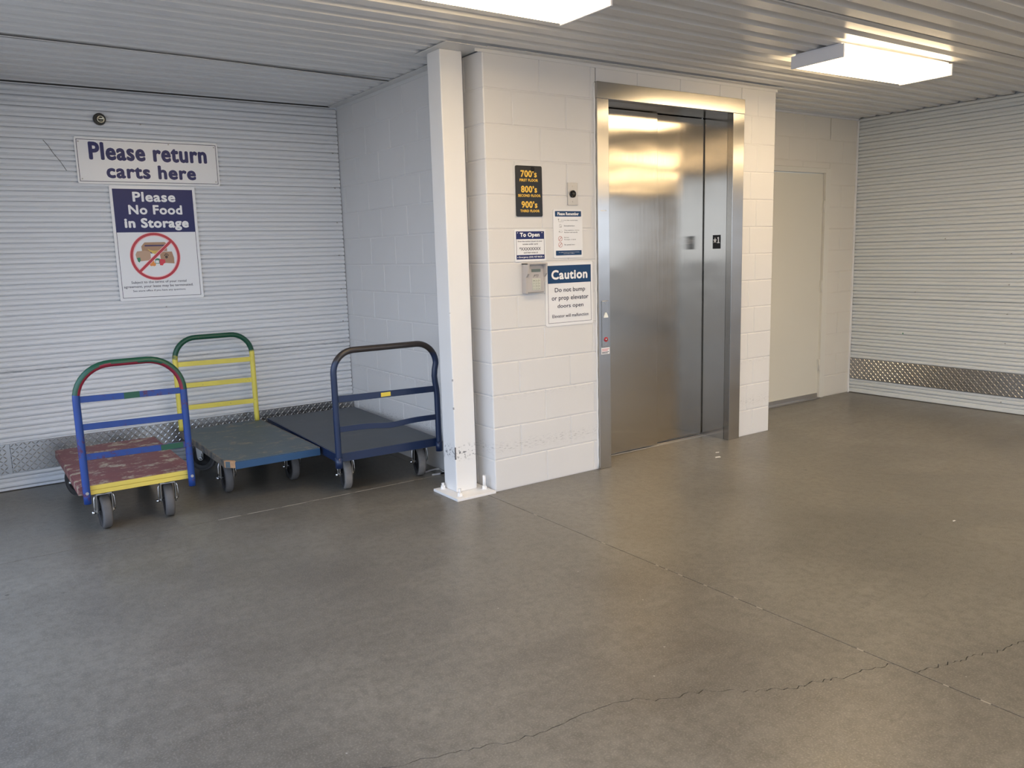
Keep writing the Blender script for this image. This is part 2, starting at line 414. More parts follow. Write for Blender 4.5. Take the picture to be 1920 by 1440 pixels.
# lift wall, facing -Y
LX0, LX1, LZ = .858, 2.270, 2.535
bm = bmesh.new(); box(bm, .004, LX0+.01, MB, .2, 0, H-.012); box(bm, LX1-.01, XB-.004, MB, .2, 0, H-.012); box(bm, LX0, LX1, MB, .2, LZ-.01, H-.012)
wf = struct('wall_front', bm, M_block)
def segf(z0, z1):
    if z1 <= LZ: 
        return [(0, LX0, z0, z1)]
    if z0 < LZ: return [(0, LX0, z0, z1), (LX0, LX1, LZ, z1)]
    return [(0, XB, z0, z1)]
blocks(wf, lambda a, b: [s for s in segf(a, b)], (0, 0, 0), 0)
def segr(z0, z1): return [(LX1, XB, z0, z1)]
blocks(wf, segr, (0, 0, 0), 0, 13, (2.455, 2.385))
# side wall of the alcove (faces -X): runs along Y from 0 to YC ; rotate so local x -> -Y
bm = bmesh.new(); box(bm, MB, .2, .004, YC+.05, 0, H-.012)
ws = struct('wall_left', bm, M_block)
LY = .4064*5+.2032*.6
blocks(ws, lambda a, b: [(-(YC+.02), 0, a, b)], (0, 0, 0), -PI/2, 13, (-.2032, 0))
# return of the lift block on its right (faces +X) and the recess wall with the service door
bm = bmesh.new(); box(bm, XB-.2, XB-MB, .004, YD+.1, 0, H-.012)
wr = struct('wall_return', bm, M_block)
blocks(wr, lambda a, b: [(0, YD+.05, a, b)], (XB, 0, 0), PI/2, 13, (0, .2032))
DX0, DX1, DZ = 3.20, 4.250, 2.176
bm = bmesh.new(); box(bm, XB-.1, DX0+.01, YD+MB, YD+.2, 0, H-.012); box(bm, DX1-.01, XD+.05, YD+MB, YD+.2, 0, H-.012); box(bm, DX0, DX1, YD+MB, YD+.2, DZ-.01, H-.012)
M_rec = plain('recess_block_paint', (.66, .62, .54), .45, bump=.2, bscale=120, var=.04)
wd_ = struct('wall_recess', bm, M_rec)
def segd(z0, z1):
    if z1 <= DZ: return [(XB, DX0, z0, z1), (DX1, XD-.012, z0, z1)]
    if z0 < DZ: return [(XB, DX0, z0, z1), (DX0, DX1, DZ, z1), (DX1, XD-.012, z0, z1)]
    return [(XB, XD-.012, z0, z1)]
bcache.clear(); BM = M_rec
blocks(wd_, segd, (0, YD, 0), 0, 13, (.18, .3832))

# ------------------------------------------------------------ corrugated walls: lapped sheets
PZ = .0670
PP = [(0, .019), (.050, .019), (.058, .016), (.075, .0015), (.11, 0), (.20, -.0006), (.30, -.0002), (.38, .0008), (.42, .003), (.455, .0085), (.5, .0105), (.545, .0085), (.58, .003), (.62, .0008), (.72, -.0002), (.82, -.0006), (.90, 0), (.935, .0015), (.942, .016), (.95, .019)]
def sheet(parent, m, a0, a1, z0, z1, ph, horiz, face, lap=0):
    # horiz 'X': runs along X, faces -Y at y=face ; 'Y': runs along Y, faces -X at x=face
    bm = bmesh.new(); prev = None; zs = []
    for k in range(-50, 50):
        for tt, dd in PP:
            z = ph+(k+tt)*PZ
            if z0 < z < z1: zs.append((z, dd))
    zs = [(z0, 0)]+zs+[(z1, zs[-1][1])]
    for z, d in zs:
        d -= lap
        A = (a0, face+d, z) if horiz == 'X' else (face+d, a0, z)
        Q = (a1, face+d, z) if horiz == 'X' else (face+d, a1, z)
        va, vb = bm.verts.new(A), bm.verts.new(Q)
        if prev:
            fc = bm.faces.new((prev[0], prev[1], vb, va) if horiz == 'X' else (prev[1], prev[0], va, vb)); fc.smooth = False
        prev = (va, vb)
    # returned lower edge so that the lap casts its line
    return obj('corrugated_sheet', bm, m, parent)
wb = struct('wall_back', B(XL, .0, YC+.030, YC+.2, 0, H+.2), M_corr_b)
for z0, z1, lp in ((.018, .80, 0), (.80-.004, 1.74, .0016), (1.74-.004, H-.004, .0032)): sheet(wb, M_corr_b, XL, -.004, z0, z1, 2.435, 'X', YC, lp-.0032)
wrt = struct('wall_right', B(XD+.030, XD+.2, YR, YD+.2, 0, H+.2), M_corr_r)
for z0, z1, lp in ((.02, .95, 0), (.95-.004, 2.142, .0016), (2.142-.004, H-.004, .0032)): sheet(wrt, M_corr_r, YR, YD-.004, z0, z1, .413, 'Y', XD, lp-.0032)
def screws(parent, pts, fn):
    for a, z in pts:
        bm = bmesh.new(); p, q = fn(a, z)
        cyl(bm, p, q, .0055, .004, 8); obj('screw', bm, M_gs, parent)
screws(wb, [(-1.455, 2.432), (-.05, 2.30), (-.05, 2.03), (-.05, 1.76), (-.05, 1.50), (-.05, 1.23), (-.05, .97), (-.05, .70), (-1.40, 1.168)], lambda a, z: ((a, YC+.003, z), (a, YC-.006, z)))
screws(wrt, [(-.30, 1.50), (-.86, 1.36), (-.05, 1.02), (-.86, 1.1), (-.86, .85), (-.86, .6), (-.86, .09)], lambda a, z: ((XD+.003, a, z), (XD-.006, a, z)))
# bottom angle of the right wall
tr = struct('baseboard_right', B(XD-.002, XD+.03, YR, YD-.005, .006, .022), M_corr_r)
tr = struct('baseboard_back', B(XL, -.004, YC-.002, YC+.03, .006, .022), M_corr_b)

# far left wall (only partly closed: the bay is open to the yard beside and behind the camera)
struct('wall_far_left', B(XL-.2, XL, 1.1, YC+.2, -.2, H+.2), M_corr_b)
bm = bmesh.new()
for y in (-5.2,): box(bm, XL-.15, XL+.05, y, y+.2, -.2, H)
struct('trim_3', bm, M_white)
struct('trim_4', B(XL-.1, XR, YB-.2, YB, 2.5, H+.3), M_corr_r)
struct('wall_side', B(XD+.2, XR+.2, YR, YR+.2, 0, H+.2), M_corr_r)
M_tanw = plain('tan_block_paint', (.42, .37, .30), .6)
struct('wall_far_right', B(XR, XR+.2, YB, YR, 0, H+.2), M_tanw)
struct('trim_5', B(XL-.2, XL, YB, 1.1, 2.5, H+.05), M_corr_r)

# ------------------------------------------------------------ kick strips of tread plate
def tread(name, label, a0, a1, z0, z1, horiz, face, seed, vis=None):
    t = thing(name, label, 'kick plate', ((a0+a1)/2, face, z0) if horiz == 'X' else (face, (a0+a1)/2, z0))
    loc = Vector(t.location)
    def T(a, d, z):   # d: distance proud of the face towards the room
        return (Vector((a, face-d, z)) if horiz == 'X' else Vector((face-d, a, z)))-loc
    bm = bmesh.new()
    P = [T(a, d, z) for d in (0, .003) for a, z in ((a0, z0), (a1, z0), (a1, z1), (a0, z1))]
    v = [bm.verts.new(p) for p in P]
    for q in ((4, 5, 6, 7), (0, 1, 5, 4), (1, 2, 6, 5), (2, 3, 7, 6), (3, 0, 4, 7), (0, 3, 2, 1)): bm.faces.new([v[i] for i in q])
    obj('plate', recalc(bm), M_alu, t)
    bm = bmesh.new(); g_ = .0245; rr = random.Random(seed); nv = int((z1-z0)/g_)
    va0, va1 = vis or (a0, a1)
    na = int((va1-va0)/g_)
    for i in range(na):
        for j in range(nv):
            ca = va0+(i+.5)*g_; cz = z0+(j+.5)*(z1-z0)/nv; s = 1 if (i+j) % 2 else -1
            ux, uz = math.cos(PI/4)*1, s*math.sin(PI/4); l, wd = .0160, .0046
            def Q(al, ac, d): return bm.verts.new(T(ca+ux*al-uz*ac, .003+d, cz+uz*al+ux*ac))
            e0, e1, s0, s1 = Q(-l, 0, 0), Q(l, 0, 0), Q(0, wd, 0), Q(0, -wd, 0)
            t0, t1 = Q(-l*.6, 0, .0036), Q(l*.6, 0, .0036)
            for q in ((e0, s0, t0), (s0, t1, t0), (s0, e1, t1), (e1, s1, t1), (s1, t0, t1), (s1, e0, t0)): bm.faces.new(q)
    lg = obj('tread_lug', recalc(bm), M_alul, t); lg['kind'] = 'stuff'
    bm = bmesh.new()
    k = 0
    for zz in (z0+.018, z1-.018):
        aa = a0+.03
        while aa < a1:
            if va0-.1 < aa < va1+.1: cyl(bm, T(aa, .002, zz), T(aa, .0055, zz), .005, .0035, 8)
            aa += .38
    s_ = obj('rivet', bm, M_gs, t); s_['kind'] = 'stuff'
    return t
KB = YC-.0045
tread('kick_plate', 'long diamond tread kick plate on the back wall behind the three carts', -2.462, -.006, .121, .322, 'X', KB, 1)
tread('kick_plate', 'short end of diamond tread kick plate at the far left of the back wall', XL+.02, -2.466, .119, .320, 'X', KB, 2, (-3.0, -2.466))
tread('kick_plate', 'diamond tread kick plate low on the right corrugated wall beside the service door', YR+.01, YD-.008, .146, .350, 'Y', XD-.0045, 3, (-1.6, YD-.008))

# ------------------------------------------------------------ ceiling: ribbed decking, seam and flashings
def deckprof(y0, y1, ph, pitch=.1524):
    pts = []; k = math.floor((y0-ph)/pitch)-1
    while ph+k*pitch < y1+pitch:
        c = ph+k*pitch
        for dy, dz in ((-.042, 0), (-.038, .034), (.002, .034), (.030, 0)): pts.append((c+dy, dz))
        k += 1
    pts = [p for p in pts if y0 <= p[0] <= y1]
    return [(y0, 0)]+pts+[(y1, 0)]
def deck(x0, x1, y0, y1, ph, zb, parent):
    bm = bmesh.new(); P = deckprof(y0, y1, ph); prev = None
    for y, dz in P:
        a, c = bm.verts.new((x0, y, zb+dz)), bm.verts.new((x1, y, zb+dz))
        if prev: bm.faces.new((prev[0], prev[1], c, a))
        prev = (a, c)
    return obj('ceiling_sheet', bm, M_ceil, parent)
ce = struct('ceiling', B(XL-.2, XR, YB-.2, YC+.2, H+.042, H+.2), M_dark)
edges = [YB-.1, -6.9, -4.95, -3.0, YR, .985, YC+.01]
for i in range(len(edges)-1):
    z_ = H if i % 2 else H+.0018
    deck(XL-.1, XD+.018 if edges[i+1] > YR else XR, edges[i], edges[i+1]+.012, .554, z_, ce)
# the sagging lap seam over the alcove
bm = bmesh.new()
a = [(-4.2, .86), (-2.32, .925), (-1.40, .958), (-.70, 1.01), (-.075, 1.055)]
for i in range(len(a)-1):
    (xa, ya), (xb, yb) = a[i], a[i+1]
    vv = [bm.verts.new(q) for q in ((xa, ya, H+.002), (xb, yb, H+.002), (xb, yb, H-.008), (xa, ya, H-.010), (xa, ya+.05, H+.001), (xb, yb+.05, H+.001))]
    bm.faces.new((vv[0], vv[1], vv[2], vv[3])); bm.faces.new((vv[3], vv[2], vv[5], vv[4]))
obj('seam_lap', recalc(bm), M_ceil, ce)
bm = bmesh.new()
for i in range(len(a)-1):
    (xa, ya), (xb, yb) = a[i], a[i+1]
    bm.faces.new([bm.verts.new(q) for q in ((xa, ya-.016, H-.0035), (xb, yb-.016, H-.0035), (xb, yb+.001, H-.0040), (xa, ya+.001, H-.0040))])
obj('seam_gap', recalc(bm), M_dark, ce)  # flat dark strip beside the lap; its colour stands in for shade
# dark strip along the back wall, the gap's shade put into its colour
obj('closure_strip', B(XL, -.06, YC-.012, YC+.002, H-.008, H+.03), M_dark, ce)
# flashing along side wall / column / lift front
def flash(name, bm): return struct(name, bm, M_trim)
bm = bmesh.new(); box(bm, -.072, 0.002, .30, YC, H-.0045, H-.001); box(bm, -.0045, .001, .27, YC, H-.028, H-.002)
flash('trim_6', bm)
bm = bmesh.new(); box(bm, -.268, .002, -.045, .315, H-.006, H-.002)
flash('trim_7', bm)
bm = bmesh.new(); box(bm, .002, XB+.01, -.055, .002, H-.0045, H-.001); box(bm, -.05, XB+.01, -.004, .001, H-.024, H-.002)
flash('trim_8', bm)
flash('trim_9', B(XB, XD-.01, YD-.010, YD+.003, H-.018, H-.001))
# thin corner bead beside the right wall
struct('trim_10', B(XD-.014, XD-.002, YD-.012, YD+.01, 0, H-.02), M_white)

# ------------------------------------------------------------ steel column
t = thing('steel_column', 'white square steel column bolted to the floor beside the lift wall corner', 'column', (-.145, .18, 0))
def rel(bm, t):
    M = t.matrix_basis.inverted() if False else Matrix.Translation(-Vector(t.location))
    bmesh.ops.transform(bm, matrix=M, verts=bm.verts[:]); return bm
bm = bmesh.new(); box(bm, -.2215, -.0715, .105, .255, .016, H-.005, 0, .007)
def col_mat():
    m, nt, p = new('column_enamel')
    ge = node(nt, 'ShaderNodeNewGeometry'); P = ge.outputs['Position']; sp = node(nt, 'ShaderNodeSeparateXYZ'); nt.links.new(P, sp.inputs[0])
    base = mix(nt, noise(nt, P, 2), (.76, .75, .73), (.82, .81, .79))
    ch = ramp(nt, noise(nt, P, 55, 4, .6), .55, .60)
    zb = bandz(nt, sp.outputs['Z'], .265, .06)
    edge = mth(nt, 'MULTIPLY', mth(nt, 'LESS_THAN', mth(nt, 'ABSOLUTE', mth(nt, 'ADD', sp.outputs['X'], .2195)), .004), mth(nt, 'LESS_THAN', sp.outputs['Y'], .113))
    c = mix(nt, mth(nt, 'MULTIPLY', mth(nt, 'MULTIPLY', ch, zb), .9), base, (.08, .08, .09))
    ed = ramp(nt, noise(nt, mapv(nt, P, (1, 1, 9)), 2.2, 3), .60, .63)
    c = mix(nt, mth(nt, 'MULTIPLY', edge, mth(nt, 'MAXIMUM', mth(nt, 'MULTIPLY', ed, mth(nt, 'LESS_THAN', sp.outputs['Z'], 1.2)), mth(nt, 'GREATER_THAN', zb, .35))), c, (.10, .09, .09))
    nt.links.new(c, p.inputs['Base Color']); p.inputs['Roughness'].default_value = .38
    return m
M_colm = col_mat()
obj('post', rel(bm, t), M_colm, t)
obj('base_plate', rel(B(-.293, -.012, -.022, .275, 0, .016, .002), t), M_white, t)
def bolt(x, y, h):
    bm = bmesh.new(); lathe(bm, [(.0165, .022), (.019, .022), (.019, .016)], 16, 'Z', (x, y, 0)); lathe(bm, [(.019, .0165), (.036, .0165), (.038, .014)], 6, 'Z', (x, y, 0), smooth=False); cyl(bm, (x, y, .036), (x, y, h), .010, .0095, 12)
    obj('anchor_bolt', rel(recalc(bm), t), M_white, t)
bolt(-.245, .235, .054); bolt(-.245, .03, .062); bolt(-.045, .06, .105); bolt(-.045, .235, .06)

# ------------------------------------------------------------ lift entrance
FY = -.022
t = thing('elevator_entrance', 'brushed stainless steel lift entrance with two closed sliding door panels', 'elevator', ((LX0+LX1)/2, 0, 0))
def part(name, bm, m, parent=None): return obj(name, rel(bm, t), m, parent or t)
JL, JR, HZ = .948, 2.158, 2.443
bm = bmesh.new(); box(bm, LX0-.008, JL, FY, .03, 0, HZ, 0, .002); part('jamb', bm, M_ssj)
part('jamb_return', B(JL-.02, JL-.002, .03, .20, 0, HZ), M_ss)
bm = bmesh.new(); box(bm, JR, LX1+.008, FY, .03, 0, HZ, 0, .002); part('jamb', bm, M_ssj)
part('jamb_return', B(JR, JR+.02, .032, .275, 0, HZ+.002), stainless('brushed_stainless_reveal', (.60, .585, .56), .17))  # lighter copy of the door steel, reflected daylight put into its base colour
bm = bmesh.new(); box(bm, LX0-.010, LX1+.010, FY-.003, .03, HZ, 2.546, 0, .002); part('header', bm, M_ssj)
part('soffit', B(JL-.02, JR+.02, .03, .30, HZ, HZ+.02), M_ss)
part('shadow_gap', B(JL-.02, JR+.02, .30, .32, 0.0, HZ+.02), M_dark)
part('door_panel', B(.90, 1.626, .218, .238, .012, HZ-.004, .002), M_ss)
part('door_panel', B(1.55, JR-.010, .256, .276, .012, HZ-.004, .002), M_ss)
bm = bmesh.new(); box(bm, JL-.02, JR, .205, .30, -.0165, .001)
for yy in (.212, .243, .247, .281): box(bm, JL-.02, JR, yy, yy+.004, .001, .004)
part('sill', bm, M_gs)
# caulk bead left of the frame
bm = bmesh.new(); tube(bm, [(LX0-.012+.0015*math.sin(k*1.9), -.002, .01+k*2.53/60) for k in range(61)], .005, 8); part('caulk_bead', bm, M_white)
# call station on the left jamb
cp = part('call_panel', B(.872, .932, FY-.006, FY, .842, 1.150, .002), M_ssj)
def sub(name, bm, m, par): return obj(name, rel(bm, t), m, par)
tri = [(.884, 1.038), (.922, 1.038), (.920, 1.048), (.908, 1.072), (.898, 1.072), (.886, 1.048)]
sub('call_button', recalc(poly_xz(tri, FY-.010, FY-.006)), plain('button_white', (.85, .85, .78), .3), cp)
bm = bmesh.new(); lathe(bm, [(FY-.006, .016), (FY-.009, .016), (FY-.009, .012), (FY-.007, .010), (FY-.007, 0)], 24, 'Y', (.903, 0, .892)); sub('key_ring', recalc(bm), M_red, cp)
bm = bmesh.new(); lathe(bm, [(FY-.006, .008), (FY-.014, .007), (FY-.015, 0)], 20, 'Y', (.903, 0, .892)); sub('key_switch', recalc(bm), M_chrome, cp)
for zz in (.858, 1.134):
    bm = bmesh.new(); cyl(bm, (.903, FY-.006, zz), (.903, FY-.008, zz), .004, .0035, 10); sub('screw', bm, M_gs, cp)
st = part('warning_sticker', B(.866, .940, FY-.001, FY, .792, .836), M_swhite)
for i, (zz, mm) in enumerate(((.826, M_red), (.816, M_red), (.806, M_ink), (.799, M_ink))): sub('print_line', B(.871, .934-(i % 2)*.012, FY-.0016, FY-.001, zz-.0017, zz+.0017), mm, st)
part('strike_mark', B(.872, .922, FY-.001, FY+.001, 1.736, 1.742), M_text)
# floor-number plate on the right reveal (faces -X)
fp = part('floor_plate', B(JR-.002, JR, .085, .160, 1.470, 1.573), M_black)
def star(cy, cz, r):
    P = []
    for k in range(10):
        a = PI/2+k*PI/5; q = r if k % 2 == 0 else r*.42; P.append((cy+q*math.cos(a)*.85, cz+q*math.sin(a)))
    return P
def yzpoly(P, x0, x1):
    bm = bmesh.new(); a = [bm.verts.new((x0, y, z)) for y, z in P]; d = [bm.verts.new((x1, y, z)) for y, z in P]
    bm.faces.new(a); n = len(P)
    for i in range(n): bm.faces.new((a[i], d[i], d[(i+1) % n], a[(i+1) % n]))
    return recalc(bm)
sub('star_mark', yzpoly(star(.137, 1.532, .023), JR-.0035, JR-.002), M_text, fp)
one = [(.116, 1.512), (.092, 1.512), (.092, 1.517), (.099, 1.520), (.099, 1.556), (.106, 1.558), (.116, 1.551), (.116, 1.547), (.108, 1.548), (.108, 1.520), (.116, 1.517)]
sub('number_mark', yzpoly(one, JR-.0035, JR-.002), M_text, fp)

# ------------------------------------------------------------ service door in the recess
d1 = struct('door_1', B(DX0+.054, 4.172, YD+.012, YD+.055, .022, 2.128, .002), M_doorp)
M_frame = plain('door_frame_paint', (.66, .63, .55), .42)
bm = bmesh.new(); box(bm, 4.178, DX1, YD-.012, YD+.08, 0, DZ, 0, .002); box(bm, DX0, DX0+.05, YD-.012, YD+.08, 0, DZ, 0, .002); box(bm, DX0+.05, 4.178, YD-.012, YD+.08, 2.134, DZ, 0, .002)
obj('door_frame', bm, M_frame, d1)
for z in (1.833, 1.087, .325):
    bm = bmesh.new(); cyl(bm, (4.175, YD-.002, z-.055), (4.175, YD-.002, z+.055), .008, n=12); box(bm, 4.160, 4.190, YD+.004, YD+.013, z-.055, z+.055)
    for q in (-.033, -.011, .011, .033): cyl(bm, (4.175, YD-.002, z+q-.0007), (4.175, YD-.002, z+q+.0007), .0087, n=12)
    obj('hinge', bm, M_frame, d1)
obj('door_sweep', B(DX0+.054, 4.172, YD+.004, YD+.012, .014, .050), M_gs, d1)
obj('threshold', B(DX0+.05, 4.178, YD-.03, YD+.09, 0, .012, .003), M_gs, d1)

# ------------------------------------------------------------ signs
FONT = bpy.data.fonts.load('<builtin>') if False else None
def text_mesh(s, x0, x1, z0, z1, y, bold=0.0, shear=0.0, keep=False):
    """letters as a thin mesh facing -Y, fitted into the box (x0..x1, z0..z1)"""
    cu = bpy.data.curves.new('t', 'FONT'); cu.body = s; cu.size = 1; cu.align_x = 'LEFT'; cu.shear = shear
    cu.resolution_u = 4 if (z1-z0) > .03 else 2; cu.space_character = 1.0+bold*1.6
    ob = bpy.data.objects.new('t', cu); C.objects.link(ob)
    dg = bpy.context.evaluated_depsgraph_get(); dg.update()
    me = bpy.data.meshes.new_from_object(ob.evaluated_get(dg)); bpy.data.objects.remove(ob); bpy.data.curves.remove(cu)
    bm = bmesh.new(); bm.from_mesh(me); bpy.data.meshes.remove(me)
    xs = [v.co.x for v in bm.verts]; ys = [v.co.y for v in bm.verts]
    ax, bx, ay, by = min(xs), max(xs), min(ys), max(ys)
    r = bold*(z1-z0)*.9
    for v in bm.verts:
        v.co = Vector((x0+r+(v.co.x-ax)/(bx-ax)*(x1-x0-2*r), y, z0+r+(v.co.y-ay)/(by-ay)*(z1-z0-2*r)))
    bm.normal_update()
    if sum(q.normal.y for q in bm.faces) > 0: bmesh.ops.reverse_faces(bm, faces=bm.faces[:])
    return bm
def embolden(bm, r):
    """stroke weight: the same letters again, shifted by r all round, each a hair further back"""
    if r < .0001: return bm
    src = [[v.co.copy() for v in q.verts] for q in bm.faces]
    for k in range(8):
        a = 2*PI*k/8; d = Vector((r*math.cos(a), .000025*(k+1), r*math.sin(a)))
        for q in src: bm.faces.new([bm.verts.new(p+d) for p in q])
    return bm
def sign(name, label, x0, x1, z0, z1, face, r=.012, th=.003, m=None, tilt=0):
    t = thing(name, label, 'sign', ((x0+x1)/2, face, (z0+z1)/2)); t.rotation_euler = (0, tilt, 0)
    loc = Vector(t.location); n = [0]
    W = x1-x0; Hh = z1-z0
    # local coordinates u,v in 0..1 across the board, v up
    def X(u): return x0+u*W-loc.x
    def Z(v): return z0+v*Hh-loc.z
    bm = poly_xz([(a-loc.x, b_-loc.z) for a, b_ in rrect(x0, x1, z0, z1, r)], -th, 0)
    obj('board', recalc(bm), m or M_swhite, t)
    def P(name, pts, mat, lift=1, par=None):
        y = -th-.00035*lift
        return obj(name, recalc(poly_xz([(X(u), Z(v)) for u, v in pts], y, -th+.0002)), mat, par or t)
    def R(name, u0, u1, v0, v1, mat, lift=1, rr=0):
        pts = rrect(X(u0), X(u1), Z(v0), Z(v1), rr) if rr else [(X(u0), Z(v0)), (X(u1), Z(v0)), (X(u1), Z(v1)), (X(u0), Z(v1))]
        return obj(name, recalc(poly_xz(pts, -th-.00035*lift, -th+.0002)), mat, t)
    def T(s, u0, u1, v0, v1, mat, lift=3, bold=0, shear=0):
        bm = text_mesh(s, X(u0), X(u1), Z(v0), Z(v1), -th-.00035*lift, bold, shear); rb = bold*(v1-v0)*Hh*.9
        if ' ' not in s or (v1-v0)*Hh < .035: return obj('lettering', embolden(bm, rb), mat, t)
        # one part per word
        bm.faces.ensure_lookup_table(); seen = set(); isl = []
        for fc in bm.faces:
            if fc in seen: continue
            st = [fc]; seen.add(fc); grp = []
            while st:
                q = st.pop(); grp.append(q)
                for e in q.edges:
                    for g_ in e.link_faces:
                        if g_ not in seen: seen.add(g_); st.append(g_)
            xs = [v.co.x for q in grp for v in q.verts]; isl.append((min(xs), max(xs), grp))
        isl.sort(key=lambda k: k[0]); gaps = []; mxx = isl[0][1]
        for k in range(1, len(isl)): gaps.append((isl[k][0]-mxx, k)); mxx = max(mxx, isl[k][1])
        cuts = sorted(k for _, k in sorted(gaps, reverse=True)[:s.count(' ')])
        for a, b_ in zip([0]+cuts, cuts+[len(isl)]):
            nb = bmesh.new(); mp = {}
            for _, _, grp in isl[a:b_]:
                for q in grp:
                    for v in q.verts:
                        if v not in mp: mp[v] = nb.verts.new(v.co)
                    nb.faces.new([mp[v] for v in q.verts])
            obj('lettering', embolden(nb, rb), mat, t)
        bm.free()
    def F(name, u0, u1, v0, v1, wdt, mat):   # outline frame
        bm = bmesh.new(); a, b_, c, d = X(u0), X(u1), Z(v0), Z(v1); y0 = -th-.0003
        for q in ((a, b_, c, c+wdt), (a, b_, d-wdt, d), (a, a+wdt, c+wdt, d-wdt), (b_-wdt, b_, c+wdt, d-wdt)): box(bm, q[0], q[1], y0, -th+.0001, q[2], q[3])
        return obj(name, bm, mat, t)
    def S(u, v, mat=M_gs, rad=.005):
        bm = bmesh.new(); cyl(bm, (X(u), -th, Z(v)), (X(u), -th-.002, Z(v)), rad, rad*.7, 10); obj('screw', bm, mat, t)
    return t, P, R, T, F, S
BF = YC-.006
# 1 "Please return carts here"
t, P, R, T, F, S = sign('return_sign', 'wide white sign reading Please return carts here on the corrugated wall', -1.883, -.950, 2.024, 2.329, BF, .012)
F('border_line', .013, .987, .045, .955, .0035, M_ink)
T('Please return', .088, .914, .515, .905, M_navy, 3, .055)
T('carts here', .192, .822, .125, .440, M_navy, 3, .060)
for u, v in ((.027, .90), (.973, .90), (.03, .10), (.97, .10), (.64, .92)): S(u, v)
# 2 "Please No Food in Storage"
t, P, R, T, F, S = sign('no_food_sign', 'tall navy and white sign reading Please No Food in Storage', -1.700, -1.135, 1.222, 2.016, BF, .012)
R('header_field', .033, .967, .598, .972, M_navy)
F('border_line', .033, .967, .025, .972, .003, M_ink)
T('Please', .255, .755, .862, .948, M_text, 3, .05)
T('No Food', .195, .825, .752, .835, M_text, 3, .05)
T('in Storage', .135, .890, .612, .722, M_text, 3, .05)
T('Subject to the terms of your rental', .145, .80, .143, .172, M_ink, 3, .006)
T('agreement, your lease may be terminated.', .055, .88, .106, .135, M_ink, 3, .006)
T('See store office if you have any questions.', .155, .785, .072, .094, M_ink, 3, .004)
asp = .565/.794
cu_, cv_, ru = .455, .385, .285
def ringpts(ro, ri, n=56):
    o_ = [(cu_+ro*math.cos(2*PI*k/n), cv_+ro*asp*math.sin(2*PI*k/n)) for k in range(n)]; i_ = [(cu_+ri*math.cos(2*PI*k/n), cv_+ri*asp*math.sin(2*PI*k/n)) for k in range(n)]
    return o_, i_
def ring_part(name, ro, ri, mat, lift):
    o_, i_ = ringpts(ro, ri); bm = bmesh.new(); x0, x1, z0, z1 = -1.700, -1.135, 1.222, 2.016
    lx, lz = (x0+x1)/2, (z0+z1)/2
    def V(p, y): return bm.verts.new((x0+p[0]*(x1-x0)-lx, y, z0+p[1]*(z1-z0)-lz))
    A = [V(p, -.003-.00035*lift) for p in o_]; Bv = [V(p, -.003-.00035*lift) for p in i_]; n = len(A)
    for k in range(n): bm.faces.new((A[k], A[(k+1) % n], Bv[(k+1) % n], Bv[k]))
    obj(name, recalc(bm), mat, t)
P('banana_box', [(.30, .475), (.335, .505), (.345, .51), (.58, .51), (.60, .495), (.60, .43), (.585, .43), (.33, .42), (.305, .435)], M_tan, 1)
P('box_band', [(.34, .487), (.598, .487), (.598, .474), (.34, .474)], M_pur, 2)
P('box_band', [(.38, .424), (.52, .427), (.50, .412), (.41, .411)], M_pur, 2)
for q in range(3):
    n = 9; o_ = []
    for k in range(n):
        a = PI*(1.05+.80*k/(n-1)); o_.append((.448+q*.006+.085*math.cos(a)*(1-.12*q), .468-q*.010+.042*math.sin(a)))
    i_ = [(x*.96+.448*.04, y+.009*math.sin(PI*k/(n-1))) for k, (x, y) in enumerate(o_)][::-1]
    P('banana', o_[1:-1]+i_[1:-1], M_ban, 3+q*.4)
P('egg_carton', [(.225, .405), (.245, .432), (.34, .438), (.40, .425), (.40, .36), (.39, .352), (.28, .345), (.235, .362)], M_tan2, 3)
P('carton_label', [(.238, .375), (.275, .378), (.278, .352), (.262, .334), (.245, .345)], M_green, 4)
P('paper_bag', [(.525, .425), (.655, .425), (.675, .37), (.675, .318), (.56, .325), (.515, .36), (.51, .40)], M_tan, 1)
for (a, c_, r_) in ((.585, .378, .017), (.565, .393, .0075), (.578, .403, .0075), (.593, .403, .0075), (.607, .393, .0075)):
    P('paw_print', [(a+r_*math.cos(2*PI*k/12), c_+r_*.8*math.sin(2*PI*k/12)) for k in range(12)], M_bro, 2)
P('green_can', [(.445, .358), (.445, .320), (.50, .320), (.50, .365), (.47, .368)], M_green, 3)
P('can_label', [(.450, .350), (.450, .325), (.49, .325), (.49, .350)], M_swhite, 4)
P('red_can', [(.50, .362), (.565, .355), (.565, .325), (.54, .318), (.50, .325)], M_redcan, 5)
P('red_can', [(.495, .335), (.53, .340), (.545, .318), (.53, .303), (.50, .306)], M_redcan, 6)
for q_, (a, c_) in enumerate(((.415, .335), (.400, .315), (.430, .314))):
    P('orange_fruit', [(a+.022*math.cos(2*PI*k/16), c_+.0155*math.sin(2*PI*k/16)) for k in range(16)], M_ora, 3+q_*.4)
ring_part('ban_ring_edge', .298, .252, M_pink, 6.6); ring_part('ban_ring', .292, .262, M_red, 7.6)
def bar(hw, mat, lift, nm):
    a = math.radians(133); dx, dy = math.cos(a), math.sin(a); a2 = math.radians(43); ux, uy = math.cos(a2), math.sin(a2)
    pts = [(cu_+ux*s*.275+dx*h*hw, cv_+(uy*s*.275+dy*h*hw)*asp) for s, h in ((-1, -1), (1, -1), (1, 1), (-1, 1))]
    P(nm, pts, mat, lift)
bar(.021, M_pink, 6.3, 'ban_bar_edge'); bar(.015, M_red, 7.3, 'ban_bar')
